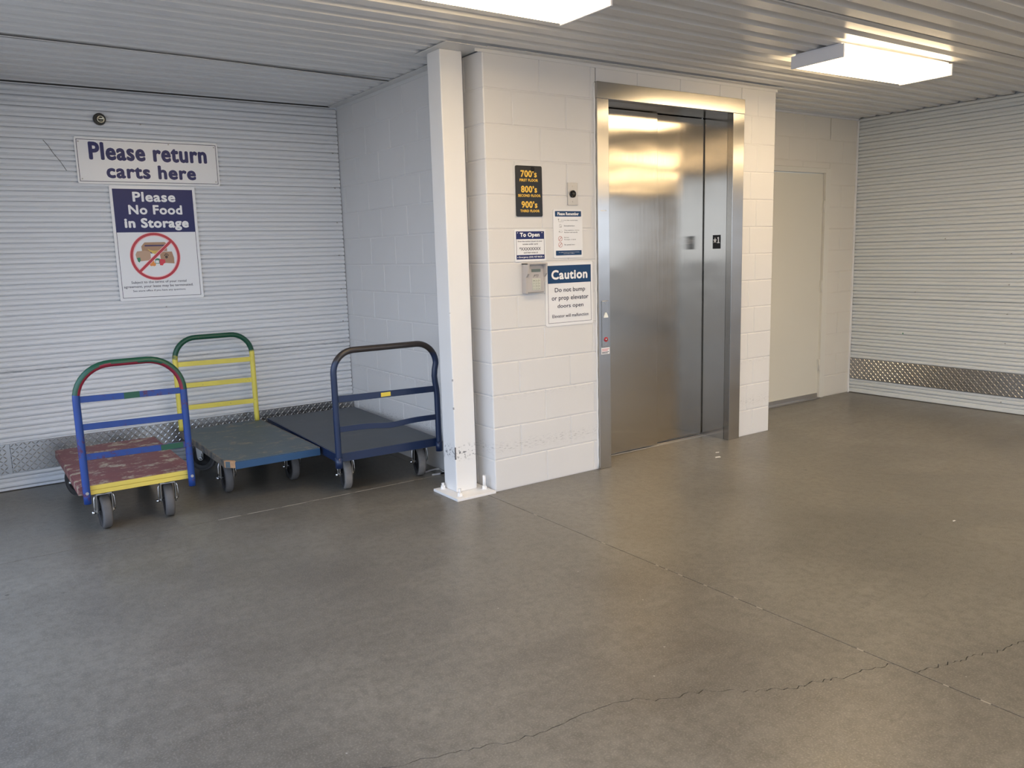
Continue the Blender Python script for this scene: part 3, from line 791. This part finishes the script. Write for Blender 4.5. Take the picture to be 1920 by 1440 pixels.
# small round lock
t = thing('wall_lock', 'small round dark and chrome lock above the return carts sign', 'lock', (-1.713, YC-.002, 2.449))
bm = bmesh.new(); lathe(bm, [(0, .040), (-.018, .039), (-.026, .034), (-.026, .024), (-.022, .022)], 32, 'Y'); obj('bezel', recalc(bm), M_ring, t)
bm = bmesh.new(); lathe(bm, [(-.020, .024), (-.034, .0235), (-.037, .020), (-.034, .0165), (-.031, .015), (-.031, 0)], 32, 'Y', (.004, 0, -.003)); obj('cylinder_face', recalc(bm), M_brass, t)
bm = bmesh.new(); box(bm, -.010, .014, -.0345, -.031, -.006, -.001); box(bm, -.002, .012, -.0345, -.031, .004, .008); obj('keyway', bm, M_ring, t)

FF = -.001
# floor directory
t, P, R, T, F, S = sign('floor_sign', 'black sign with yellow floor numbers 700, 800 and 900', .211, .412, 1.700, 2.005, FF, .010, m=M_black)
for i, (a, c_) in enumerate((('700\u2019s', 'FIRST FLOOR'), ('800\u2019s', 'SECOND FLOOR'), ('900\u2019s', 'THIRD FLOOR'))):
    v = .775-i*.302
    T(a, .19+i*.005, .80, v, v+.135, M_yel, 2, .05)
    T(c_, (.15, .08, .15)[i], (.84, .93, .88)[i], v-.085, v-.030, M_yel, 2, .06)
bm = bmesh.new(); lathe(bm, [(-.003, .013), (-.006, .013), (-.009, .009), (-.011, 0)], 20, 'Y', (.130-.1005, 0, .153-.02)); obj('hanger_knob', recalc(bm), M_black, t)
# To Open
t, P, R, T, F, S = sign('to_open_sign', 'small white sign headed To Open above the keypad', .192, .431, 1.428, 1.622, FF, .007)
R('header_field', .05, .945, .70, .945, M_navy)
R('footer_field', .05, .955, .065, .205, M_navy)
F('border_line', .05, .95, .065, .945, .0022, M_ink)
T('To Open', .17, .80, .735, .905, M_text, 3, .05)
T('Enter the number shown on your', .10, .88, .60, .655, M_ink, 3, .012)
T('access code card:', .25, .74, .52, .575, M_ink, 3, .012)
T('*XXXXXXXX', .145, .83, .345, .45, M_ink, 3, .012)
T('and then enter #', .28, .73, .245, .305, M_ink, 3, .012)
T('Emergency (225) 927-8628', .13, .87, .095, .165, M_text, 3, .015)
for u, v in ((.10, .90), (.88, .90), (.09, .13), (.91, .13)): S(u, v, M_text, .003)
# Please Remember
t, P, R, T, F, S = sign('reminder_sign', 'small white list sign headed Please Remember under the steel switch plate', .494, .732, 1.441, 1.745, FF, .008)
R('header_field', .06, .955, .855, .968, M_navy2, 1, .004)
R('footer_field', .07, .955, .055, .155, M_navy2, 1, .004)
T('Please Remember', .14, .87, .880, .945, M_text, 3, .05)
rows = [(.775, ['Use clean, sturdy boxes'], .47), (.665, ['Dismantle furniture'], .36), (.55, ['Clean appliances, kitchen', 'furniture and utensils'], .52), (.40, ['No food,', 'beverages, or spices'], .40), (.275, ['No animals here'], .36)]
M_soft = plain('sign_grey_ink', (.30, .29, .28), .5)
for v, ls, wl in rows:
    for k, s in enumerate(ls):
        vv = v+(.0 if len(ls) == 1 else (.022-.042*k)); ww = wl*len(s)/max(len(x) for x in ls)
        T(s, .36, .36+ww, vv-.012, vv+.014, M_ink, 3, .01)
def icon_ring(cu, cv, r):
    n = 28; asp2 = .238/.304
    for k in range(0, n):
        a0, a1 = 2*PI*k/n, 2*PI*(k+1)/n
        pass
    bm = bmesh.new(); lx, lz = .613, 1.593
    def V(rr, a): return bm.verts.new((.494+.238*cu-lx+rr*math.cos(a), -.0037, 1.441+.304*cv-lz+rr*math.sin(a)))
    A = [V(r, 2*PI*k/n) for k in range(n)]; Bv = [V(r*.80, 2*PI*k/n) for k in range(n)]
    for k in range(n): bm.faces.new((A[k], A[(k+1) % n], Bv[(k+1) % n], Bv[k]))
    cx, cz = .494+.238*cu-lx, 1.441+.304*cv-lz; q = r*.707; e = r*.08
    v = [bm.verts.new((cx+a, -.0038, cz+c_)) for a, c_ in ((-q-e, -q+e), (-q+e, -q-e), (q+e, q-e), (q-e, q+e))]; bm.faces.new(v)
    obj('ban_icon', recalc(bm), plain('icon_red', (.50, .22, .20), .5), t)
icon_ring(.225, .40, .0165); icon_ring(.225, .275, .0165)
def icon_lines(q, nm='icon'):
    bm = bmesh.new(); lx, lz = .613, 1.593
    for u0, u1, v0, v1 in q: box(bm, .494+.238*u0-lx, .494+.238*u1-lx, -.0036, -.0029, 1.441+.304*v0-lz, 1.441+.304*v1-lz)
    obj(nm, bm, M_soft, t)
icon_lines([(.16, .19, .785, .81), (.18, .26, .745, .750), (.18, .185, .745, .79), (.26, .265, .745, .79), (.27, .33, .745, .749), (.33, .335, .745, .78), (.27, .33, .779, .783)])
icon_lines([(.20, .205, .63, .69), (.26, .265, .63, .69), (.21, .255, .69, .695), (.22, .225, .70, .71), (.20, .26, .63, .634), (.24, .27, .64, .655)])
icon_lines([(.18, .21, .535, .555), (.22, .29, .53, .534), (.22, .225, .53, .56), (.29, .295, .53, .56), (.20, .205, .575, .59), (.25, .27, .575, .58)])
T('For additional tips and assistance contacting', .17, .87, .108, .125, M_text, 3, .005)
T('your store office', .33, .70, .082, .099, M_text, 3, .005)
# Caution
t, P, R, T, F, S = sign('caution_sign', 'white and blue sign headed Caution beside the lift frame', .421, .812, 1.010, 1.413, FF, .012)
R('header_field', .050, .962, .675, .955, M_navy2)
F('border_line', .050, .962, .045, .955, .0022, M_ink)
T('Caution', .125, .885, .735, .885, M_text, 3, .055)
T('Do not bump', .19, .83, .515, .605, M_ink, 3, .012)
T('or prop elevator', .125, .90, .385, .480, M_ink, 3, .012)
T('doors open', .24, .79, .265, .345, M_ink, 3, .012)
T('Elevator will malfunction', .13, .90, .130, .182, M_ink, 3, .008)
# steel switch plate
t = thing('switch_plate', 'brushed steel plate with a round dark push button above the reminder sign', 'switch', (.654, 0, 1.842))
obj('plate', B(-.0405, .0405, -.005, 0, -.070, .070, .0015), M_gs, t)
bm = bmesh.new(); lathe(bm, [(-.005, .023), (-.012, .023), (-.014, .020), (-.010, .017), (-.010, 0)], 32, 'Y'); obj('button_ring', recalc(bm), M_black, t)
bm = bmesh.new(); lathe(bm, [(-.009, .012), (-.013, .010), (-.014, 0)], 24, 'Y', (.003, 0, .002)); obj('push_button', recalc(bm), M_ring, t)
for z in (-.048, .048):
    bm = bmesh.new(); cyl(bm, (0, -.005, z), (0, -.0065, z), .004, .003, 10); obj('screw', bm, M_gs, t)
# keypad
t = thing('access_keypad', 'grey hooded access keypad mounted on the block wall under the To Open sign', 'keypad', (.317, 0, 1.32))
def side(P_, x0, x1):
    bm = bmesh.new(); a = [bm.verts.new((x0, y, z)) for y, z in P_]; d = [bm.verts.new((x1, y, z)) for y, z in P_]; n = len(P_)
    bm.faces.new(a); bm.faces.new(d[::-1])
    for i in range(n): bm.faces.new((a[i], d[i], d[(i+1) % n], a[(i+1) % n]))
    return recalc(bm)
bod = [(0, -.088), (-.034, -.088), (-.040, -.080), (-.040, .060), (-.030, .088), (0, .090)]
obj('housing', side(bod, -.060, .066), M_key, t)
hood = [(-.002, -.088), (-.040, -.088), (-.044, .010), (-.062, .032), (-.066, .095), (-.002, .096)]
obj('hood_side', side(hood, -.074, -.060), M_key, t); obj('hood_side', side([(a, b_) for a, b_ in [(-.002, -.02), (-.040, -.02), (-.044, .010), (-.062, .032), (-.066, .095), (-.002, .096)]], .066, .078), M_key, t)
obj('hood_top', B(-.074, .078, -.066, 0, .089, .097, .001), M_key, t)
obj('display', B(-.028, .040, -.0425, -.040, .042, .060), M_lcd, t)
obj('maker_mark', text_mesh('PTI', -.016, .026, .008, .026, -.0412, .02, .45), M_black, t)
kp = obj('key_field', B(-.024, .040, -.0415, -.040, -.070, .002), M_keyl, t)
for r_ in range(4):
    for c_ in range(3):
        x = -.013+c_*.0205; z = -.011-r_*.0170
        k_ = obj('key', B(x-.0075, x+.0075, -.0445, -.0415, z-.006, z+.006, .0008), M_keyl, kp)
for r_ in range(4):
    bm = bmesh.new()
    for c_ in range(3):
        s = '123456789*0#'[r_*3+c_]; x = -.013+c_*.0205; z = -.011-r_*.0170
        tm = text_mesh(s, x-.0022, x+.0022, z-.0032, z+.0032, -.0448, 0); join(bm, tm, 0)
    obj('key_lettering', bm, M_black, kp)

# ------------------------------------------------------------ carts
M_side = plain('tyre_sidewall', (.035, .034, .035), .6, var=.3, vscale=30)
def caster(par, x, y, rz, r=.1, tread_m=None, top=.23, brake=True):
    """wheel centre at (x,y,r); swivel angle rz; returned part owns its wheel and axle"""
    M = Matrix.Translation((x, y, 0)) @ Matrix.Rotation(rz, 4, 'Z')
    bm = bmesh.new()
    box(bm, -.050, .050, -.055, .055, top-.006, top)                      # mounting plate
    lathe(bm, [(top-.024, .034), (top-.010, .036), (top-.006, .030)], 20, 'Z')
    box(bm, -.040, .040, -.030, .030, top-.028, top-.022)
    for s in (-1, 1):
        pts = [(-.030, top-.024), (.030, top-.024), (.022, r-.004), (.010, r-.018), (-.010, r-.018), (-.022, r-.004)]
        a = [bm.verts.new((s*.038, yy, zz)) for yy, zz in pts]; d = [bm.verts.new((s*.0415, yy, zz)) for yy, zz in pts]
        bm.faces.new(a); bm.faces.new(d[::-1])
        for i in range(6): bm.faces.new((a[i], d[i], d[(i+1) % 6], a[(i+1) % 6]))
    recalc(bm); bmesh.ops.transform(bm, matrix=M, verts=bm.verts[:])
    fk = obj('caster', bm, M_fork, par)
    bm = bmesh.new(); w_ = .026
    lathe(bm, [(-w_+.006, r*.62), (-w_, r*.72), (-w_, r-.012), (-w_+.006, r-.003), (-w_+.012, r), (w_-.012, r), (w_-.006, r-.003), (w_, r-.012), (w_, r*.72), (w_-.006, r*.62), (-w_+.006, r*.62)], 40, 'X', (0, 0, r))
    recalc(bm); 
    for q in bm.faces:
        c_ = q.calc_center_median(); q.material_index = 0 if Vector((0, c_.y, c_.z-r)).length > r-.010 and abs(c_.x) < w_-.001 else 1
    bmesh.ops.transform(bm, matrix=M, verts=bm.verts[:]); obj('wheel', bm, [tread_m or M_rub, M_side], fk)
    bm = bmesh.new()
    lathe(bm, [(-.026, .0), (-.026, .016), (-.014, .022), (-.012, r*.5), (-.020, r*.56), (-.020, r*.63), (.020, r*.63), (.020, r*.56), (.012, r*.5), (.014, .022), (.026, .016), (.026, 0)], 32, 'X', (0, 0, r))
    recalc(bm); bmesh.ops.transform(bm, matrix=M, verts=bm.verts[:]); obj('wheel_hub', bm, M_hub, fk)
    bm = bmesh.new(); cyl(bm, (-.052, 0, r), (.052, 0, r), .0055, n=10); 
    for s in (-1, 1): lathe(bm, [(s*.0415, .011), (s*.0495, .011), (s*.050, .009)], 6, 'X', (0, 0, r), smooth=False)
    if brake:
        for s in (-1, 1): tube(bm, [(s*.040, -.012, top-.012), (s*.052, -.016, top-.05), (s*.054, -.018, r+.035), (s*.053, -.016, r+.004)], .0032, 8)
        lathe(bm, [(-.068, .0), (-.068, .009), (-.050, .009), (-.048, 0)], 12, 'X', (0, -.016, r+.002))
    recalc(bm); bmesh.ops.transform(bm, matrix=M, verts=bm.verts[:]); obj('axle_bolt', bm, M_chrome, fk)
    return fk
def arch(x0, x1, zb, zt, r, y=0, n=10, kink=0):
    pts = []
    m = 14
    for k in range(m): pts.append((x0, y, zb+(zt-r-zb)*k/m))
    for k in range(n+1):
        a = PI-PI/2*k/n; pts.append((x0+r+r*math.cos(a), y, zt-r+r*math.sin(a)))
    for k in range(1, 8): pts.append((x0+r+(x1-x0-2*r)*k/8, y, zt))
    for k in range(n+1):
        a = PI/2-PI/2*k/n; pts.append((x1-r+r*math.cos(a), y, zt-r+r*math.sin(a)))
    for k in range(1, m+1):
        z = zt-r-(zt-r-zb)*k/m; pts.append((x1+kink*math.exp(-((z-.70)/.07)**2)*-1, y, z))
    return pts
def flatbar(x0, x1, z0, z1, y, hh=.017, sag=0, n=8, th=.006):
    bm = bmesh.new(); rings = []
    for k in range(n+1):
        u = k/n; x = x0+(x1-x0)*u; z = z0+(z1-z0)*u+sag*(math.exp(-((u-.52)/.16)**2)) ; dy = 0
        rings.append([bm.verts.new(q) for q in ((x, y-th, z-hh), (x, y+th, z-hh), (x, y+th, z+hh), (x, y-th, z+hh))])
    for a, c in zip(rings, rings[1:]):
        for i in range(4): bm.faces.new((a[i], a[(i+1) % 4], c[(i+1) % 4], c[i]))
    bm.faces.new(rings[0]); bm.faces.new(rings[-1][::-1]); recalc(bm)
    bmesh.ops.bevel(bm, geom=[e for e in bm.edges if abs(e.verts[0].co.x-e.verts[1].co.x) > .01], offset=.0015, segments=1, affect='EDGES')
    return bm

# --- cart 1: maroon deck, blue handle with green and red arch
C1 = worn('maroon_deck_paint', (.19, .060, .062), (.42, .35, .26), .53, 7, .6, (1, 1.3, 1), .05)
C1y = worn('yellow_edge_paint', (.64, .50, .09), (.34, .29, .16), .62, 16, .5, (.5, 1, 3))
C1b = worn('blue_handle_paint', (.012, .048, .22), (.075, .018, .06), .55, 8, .35, soft=.05)
C1g = worn('green_arch_paint', (.008, .072, .038), (.13, .010, .022), .62, 16, .35, soft=.06)
C1r = worn('red_arch_paint', (.22, .015, .035), (.012, .09, .05), .60, 12, .35, soft=.08)
t = thing('platform_cart', 'platform cart with worn maroon deck, yellow edge and blue handle under a green arch', 'cart', (-1.918, 1.30, 0), 0, 'platform carts')
ox, oy = t.location.x, t.location.y
def L1(x, y): return x-ox, y-oy
xa, ya = L1(-2.222, .757); xb, yb = L1(-1.612, 1.895)
obj('deck', B(xa, xb, ya+.014, yb, .232, .280, .003), C1, t)
bm = bmesh.new(); box(bm, xa+.045, xb-.042, ya-.002, ya+.014, .257, .2805, 0, .002); box(bm, xa+.045, xb-.042, ya-.001, ya+.014, .231, .2555, 0, .002); obj('edge_board', bm, C1y, t)
obj('edge_rail', B(xa-.004, xa+.004, ya+.014, yb-.01, .234, .276), C1, t)
hx0, hx1 = L1(-2.189, 0)[0], L1(-1.640, 0)[0]; hy = ya-.020
def mf1(c, p):
    if p.z < .79: return 0
    cx, cz = (hx0+hx1)/2, .72
    dp = Vector((p.x-cx, 0, p.z-cz)); dc = Vector((c.x-cx, 0, c.z-cz))
    return 1 if dc.length > dp.length-.004 else 2
bm = bmesh.new(); tube(bm, arch(hx0, hx1, .190, .950, .185, hy), .0195, 18, 0, True, mf1); obj('handle', bm, [C1b, C1g, C1r], t)
for z, gpatch in ((.764, 1), (.612, 0), (.446, 2)):
    cb = obj('crossbar', flatbar(hx0+.012, hx1-.012, z+.004, z-.006, hy), C1b, t)
    if gpatch == 1: obj('green_paint_patch', B(hx0+.235, hx0+.315, hy-.0075, hy-.0055, z-.018, z+.017), C1g, cb)
    if gpatch == 2: obj('green_paint_patch', B(hx1-.15, hx1-.03, hy-.0075, hy-.0055, z-.020, z+.012), C1g, cb)
bm = bmesh.new()
for s in (hx0, hx1): cyl(bm, (s, hy-.022, .252), (s, hy-.014, .252), .009, n=6)
obj('handle_bolt', bm, M_gs, t)['kind'] = 'stuff'
for x, y, rz in ((-2.095, .868, .04), (-1.752, .868, -.10), (-2.135, 1.70, .5), (-1.735, 1.72, .2)):
    q = L1(x, y); caster(t, q[0], q[1], rz)

# --- cart 2: dark blue-grey deck, yellow handle at the far end
C2 = worn('slate_deck_paint', (.075, .105, .125), (.22, .19, .145), .53, 7, .55, (1, 1.3, 1), .10)
C2b = worn('blue_edge_paint', (.016, .066, .155), (.26, .23, .19), .62, 18, .5, (.6, 1, 2.5), .05)
C2w = plain('bare_wood', (.42, .24, .12), .7, var=.3, vscale=60)
C2s = worn('worn_wood_edge', (.17, .145, .115), (.05, .06, .065), .5, 14, .6)
C2y = worn('yellow_handle_paint', (.70, .60, .10), (.10, .085, .05), .605, 20, .4, (1, 1, .6), .03, col3=(.006, .070, .036), z3=.815)
t = thing('platform_cart', 'platform cart with scraped slate deck, blue edge and yellow handle at the wall', 'cart', (-1.125, 1.37, 0), 0, 'platform carts')
ox, oy = t.location.x, t.location.y
xa, ya = L1(-1.420, .775); xb, yb = L1(-.836, 1.985)
bm = bmesh.new()
P2 = [(xa, ya+.055), (xa+.045, ya+.010), (xb, ya+.010), (xb, yb), (xa, yb)]
a_ = [bm.verts.new((x, y, .280)) for x, y in P2]; d_ = [bm.verts.new((x, y, .236)) for x, y in P2]
bm.faces.new(a_); bm.faces.new(d_[::-1])
for i in range(5): bm.faces.new((a_[i], d_[i], d_[(i+1) % 5], a_[(i+1) % 5]))
recalc(bm); bmesh.ops.bevel(bm, geom=bm.edges[:], offset=.003, segments=2, affect='EDGES'); obj('deck', bm, C2, t)
obj('edge_board', B(xa+.047, xb, ya-.006, ya+.010, .232, .276, .002), C2b, t)
bm = bmesh.new(); a_ = [bm.verts.new((x, y, z)) for z in (.238, .281) for x, y in ((xa-.003, ya+.060), (xa+.050, ya+.003), (xa+.052, ya+.035), (xa+.012, ya+.075))]
for q in ((0, 1, 2, 3), (4, 5, 6, 7), (0, 1, 5, 4), (1, 2, 6, 5), (2, 3, 7, 6), (3, 0, 4, 7)): bm.faces.new([a_[i] for i in q])
cc = obj('broken_corner', recalc(bm), C2w, t); cc['label'] = 'bare orange wood at the broken front corner'
obj('side_edge', B(xa-.005, xa+.002, ya+.075, yb-.01, .240, .2815), C2s, t); obj('side_edge', B(xb-.002, xb+.004, ya+.01, yb-.01, .240, .2815), C2s, t)
hx0, hx1 = L1(-1.413, 0)[0], L1(-.866, 0)[0]; hy = yb-.030
bm = bmesh.new(); tube(bm, arch(hx0, hx1, .282, .945, .150, hy), .0185, 18); obj('handle', bm, C2y, t)
for z in (.757, .601, .440): obj('crossbar', flatbar(hx0+.012, hx1-.012, z+.004, z-.006, hy), C2y, t)
for x, y, rz in ((-1.335, 1.14, -.08), (-.898, 1.15, -.02), (-1.315, 1.82, .9), (-.93, 1.80, .4)):
    q = L1(x, y); caster(t, q[0], q[1], rz)

# --- cart 3: navy steel cart against the block wall
C3 = worn('charcoal_deck', (.050, .062, .078), (.10, .105, .11), .56, 3.5, .5, (1, 1, 1), .2)
C3b = worn('navy_frame_paint', (.008, .020, .062), (.045, .06, .09), .66, 14, .32, soft=.06)
C3h = worn('navy_handle_paint', (.008, .020, .062), (.05, .06, .10), .70, 20, .3, soft=.04, col3=(.030, .024, .022), z3=.85)
YAW3 = -.030
t = thing('platform_cart', 'large navy steel platform cart with charcoal deck against the white block wall', 'cart', (-.460, .520, 0), YAW3, 'platform carts')
xa, xb, ya, yb = -.362, .350, 0, 1.46
obj('deck', B(xa+.006, xb-.006, ya+.006, yb-.006, .262, .281, .002), C3, t)
bm = bmesh.new(); box(bm, xa, xb, ya, ya+.006, .226, .279, 0, .001); box(bm, xa, xb, yb-.006, yb, .226, .279, 0, .001); box(bm, xa, xa+.006, ya, yb, .226, .279, 0, .001); box(bm, xb-.006, xb, ya, yb, .226, .279, 0, .001)
box(bm, xa+.006, xb-.006, ya+.006, ya+.04, .226, .230); box(bm, xa+.006, xb-.006, yb-.04, yb-.006, .226, .230)
for q in (.35, .75, 1.12): box(bm, xa+.006, xb-.006, q, q+.04, .232, .262)
obj('frame', bm, C3b, t)
hx0, hx1, hy = xa+.004, xb-.008, ya-.021
bm = bmesh.new(); tube(bm, arch(hx0, hx1, .195, .922, .135, hy, kink=.014), .0195, 18); obj('handle', bm, C3h, t)
for s in (hx0, hx1): 
    bm = bmesh.new(); lathe(bm, [(.196, .0235), (.262, .0235)], 18, 'Z', (s, hy, 0)); recalc(bm); obj('handle_socket', bm, C3b, t)
cb = obj('crossbar', flatbar(hx0+.012, hx1-.012, .627, .617, hy, .020), C3b, t)
lb = obj('label_plate', B(-.058, .008, hy-.0078, hy-.0058, .609, .635), plain('label_yellow', (.72, .55, .06), .4), cb); lb['label'] = 'small yellow label on the upper crossbar'
obj('crossbar', flatbar(hx0+.012, hx1-.012, .438, .428, hy, .0175, -.014, 14), C3b, t)
for x, y, rz in ((-.245, .175, -.16), (.282, .165, -.22), (-.27, 1.26, .3), (.262, 1.26, -.2)): caster(t, x, y, rz, .1, M_rubg, .226)

# a discarded strip of strapping by the right front wheel of cart 3
t_ = thing('plastic_strap', 'torn loop of white strapping on the floor behind the column', 'strap', (-.072, .60, 0))
def strap(pts, wz=.011, th=.0012):
    bm = bmesh.new(); pr = None
    for i, p in enumerate(pts):
        p = Vector(p); a = bm.verts.new(p); c = bm.verts.new(p+Vector((0, 0, wz)))
        if pr: bm.faces.new((pr[0], a, c, pr[1]))
        pr = (a, c)
    r_ = bmesh.ops.solidify(bm, geom=bm.faces[:], thickness=th); return recalc(bm)
obj('strap_loop', strap([(-.055, .085, .002), (-.02, .095, .004), (.03, .10, .006), (.055, .085, .006), (.052, .05, .003), (.045, .01, .002), (.052, -.012, .002), (.01, -.012, .001), (-.05, .0, .001)]), M_white, t_)

# ------------------------------------------------------------ ceiling lights
def make_light(x0, yc, L_=1.18, W_=.365, zb=2.572, label='', rz=0, nm='ceiling_light', vis=True):
    t = thing(nm, label, 'ceiling light', (x0+L_/2, yc, zb), rz, 'ceiling lights')
    hx, hy = L_/2, W_/2; zt = H-.010-zb
    # lens: shallow prismatic box open at top
    bm = bmesh.new(); e = .018
    P0 = [(-hy+e, 0), (hy-e, 0), (hy-.004, e*.8), (hy, zt-.006), (-hy, zt-.006), (-hy+.004, e*.8)]
    a = [bm.verts.new((-hx+.012, y, z)) for y, z in P0]; d = [bm.verts.new((hx-.012, y, z)) for y, z in P0]
    bm.faces.new(a); bm.faces.new(d[::-1])
    for i in range(6): bm.faces.new((a[i], d[i], d[(i+1) % 6], a[(i+1) % 6]))
    obj('lens', recalc(bm), M_lens, t)
    for s in (-1, 1):
        obj('end_cap', B(*( (-hx, -hx+.012) if s < 0 else (hx-.012, hx)), -hy-.003, hy+.003, -.003, zt, .002), M_lamp_w, t)
    obj('housing', B(-hx+.012, hx-.012, -hy+.02, hy-.02, zt-.006, zt+.010), M_lamp_w, t)
    return t
make_light(1.805, -.965, label='lit ceiling light above the floor right of the lift', rz=-.03)
make_light(-1.262, -1.03, label='lit ceiling light cut by the top of the picture before the column')
RN = ('second', 'third', 'fourth'); CN = ('leftmost', 'second from the left', 'third from the left', 'rightmost')
for i, y in enumerate((-3.05, -5.0, -7.4)):
    for j, x in enumerate(((-1.26, 1.50, 4.05, 5.35), (-1.26, 1.80, 5.0, 6.4), (-1.26, 1.50, 4.35, 7.4))[i]):
        make_light(x, y, label='lit ceiling light in the %s row from the lift, %s' % (RN[i], CN[j]))
bm = bmesh.new(); box(bm, XD-.002, XD+.002, .045, .052, .620, .634); obj('tape_scrap', bm, M_green, wrt)

bm = bmesh.new(); tube(bm, [(-2.062, YC-.001, 2.298), (-2.035, YC-.001, 2.262), (-2.01, YC-.001, 2.215), (-1.975, YC-.001, 2.165), (-1.943, YC-.001, 2.105)], .0016, 6); obj('scratch', bm, M_ring, wb)
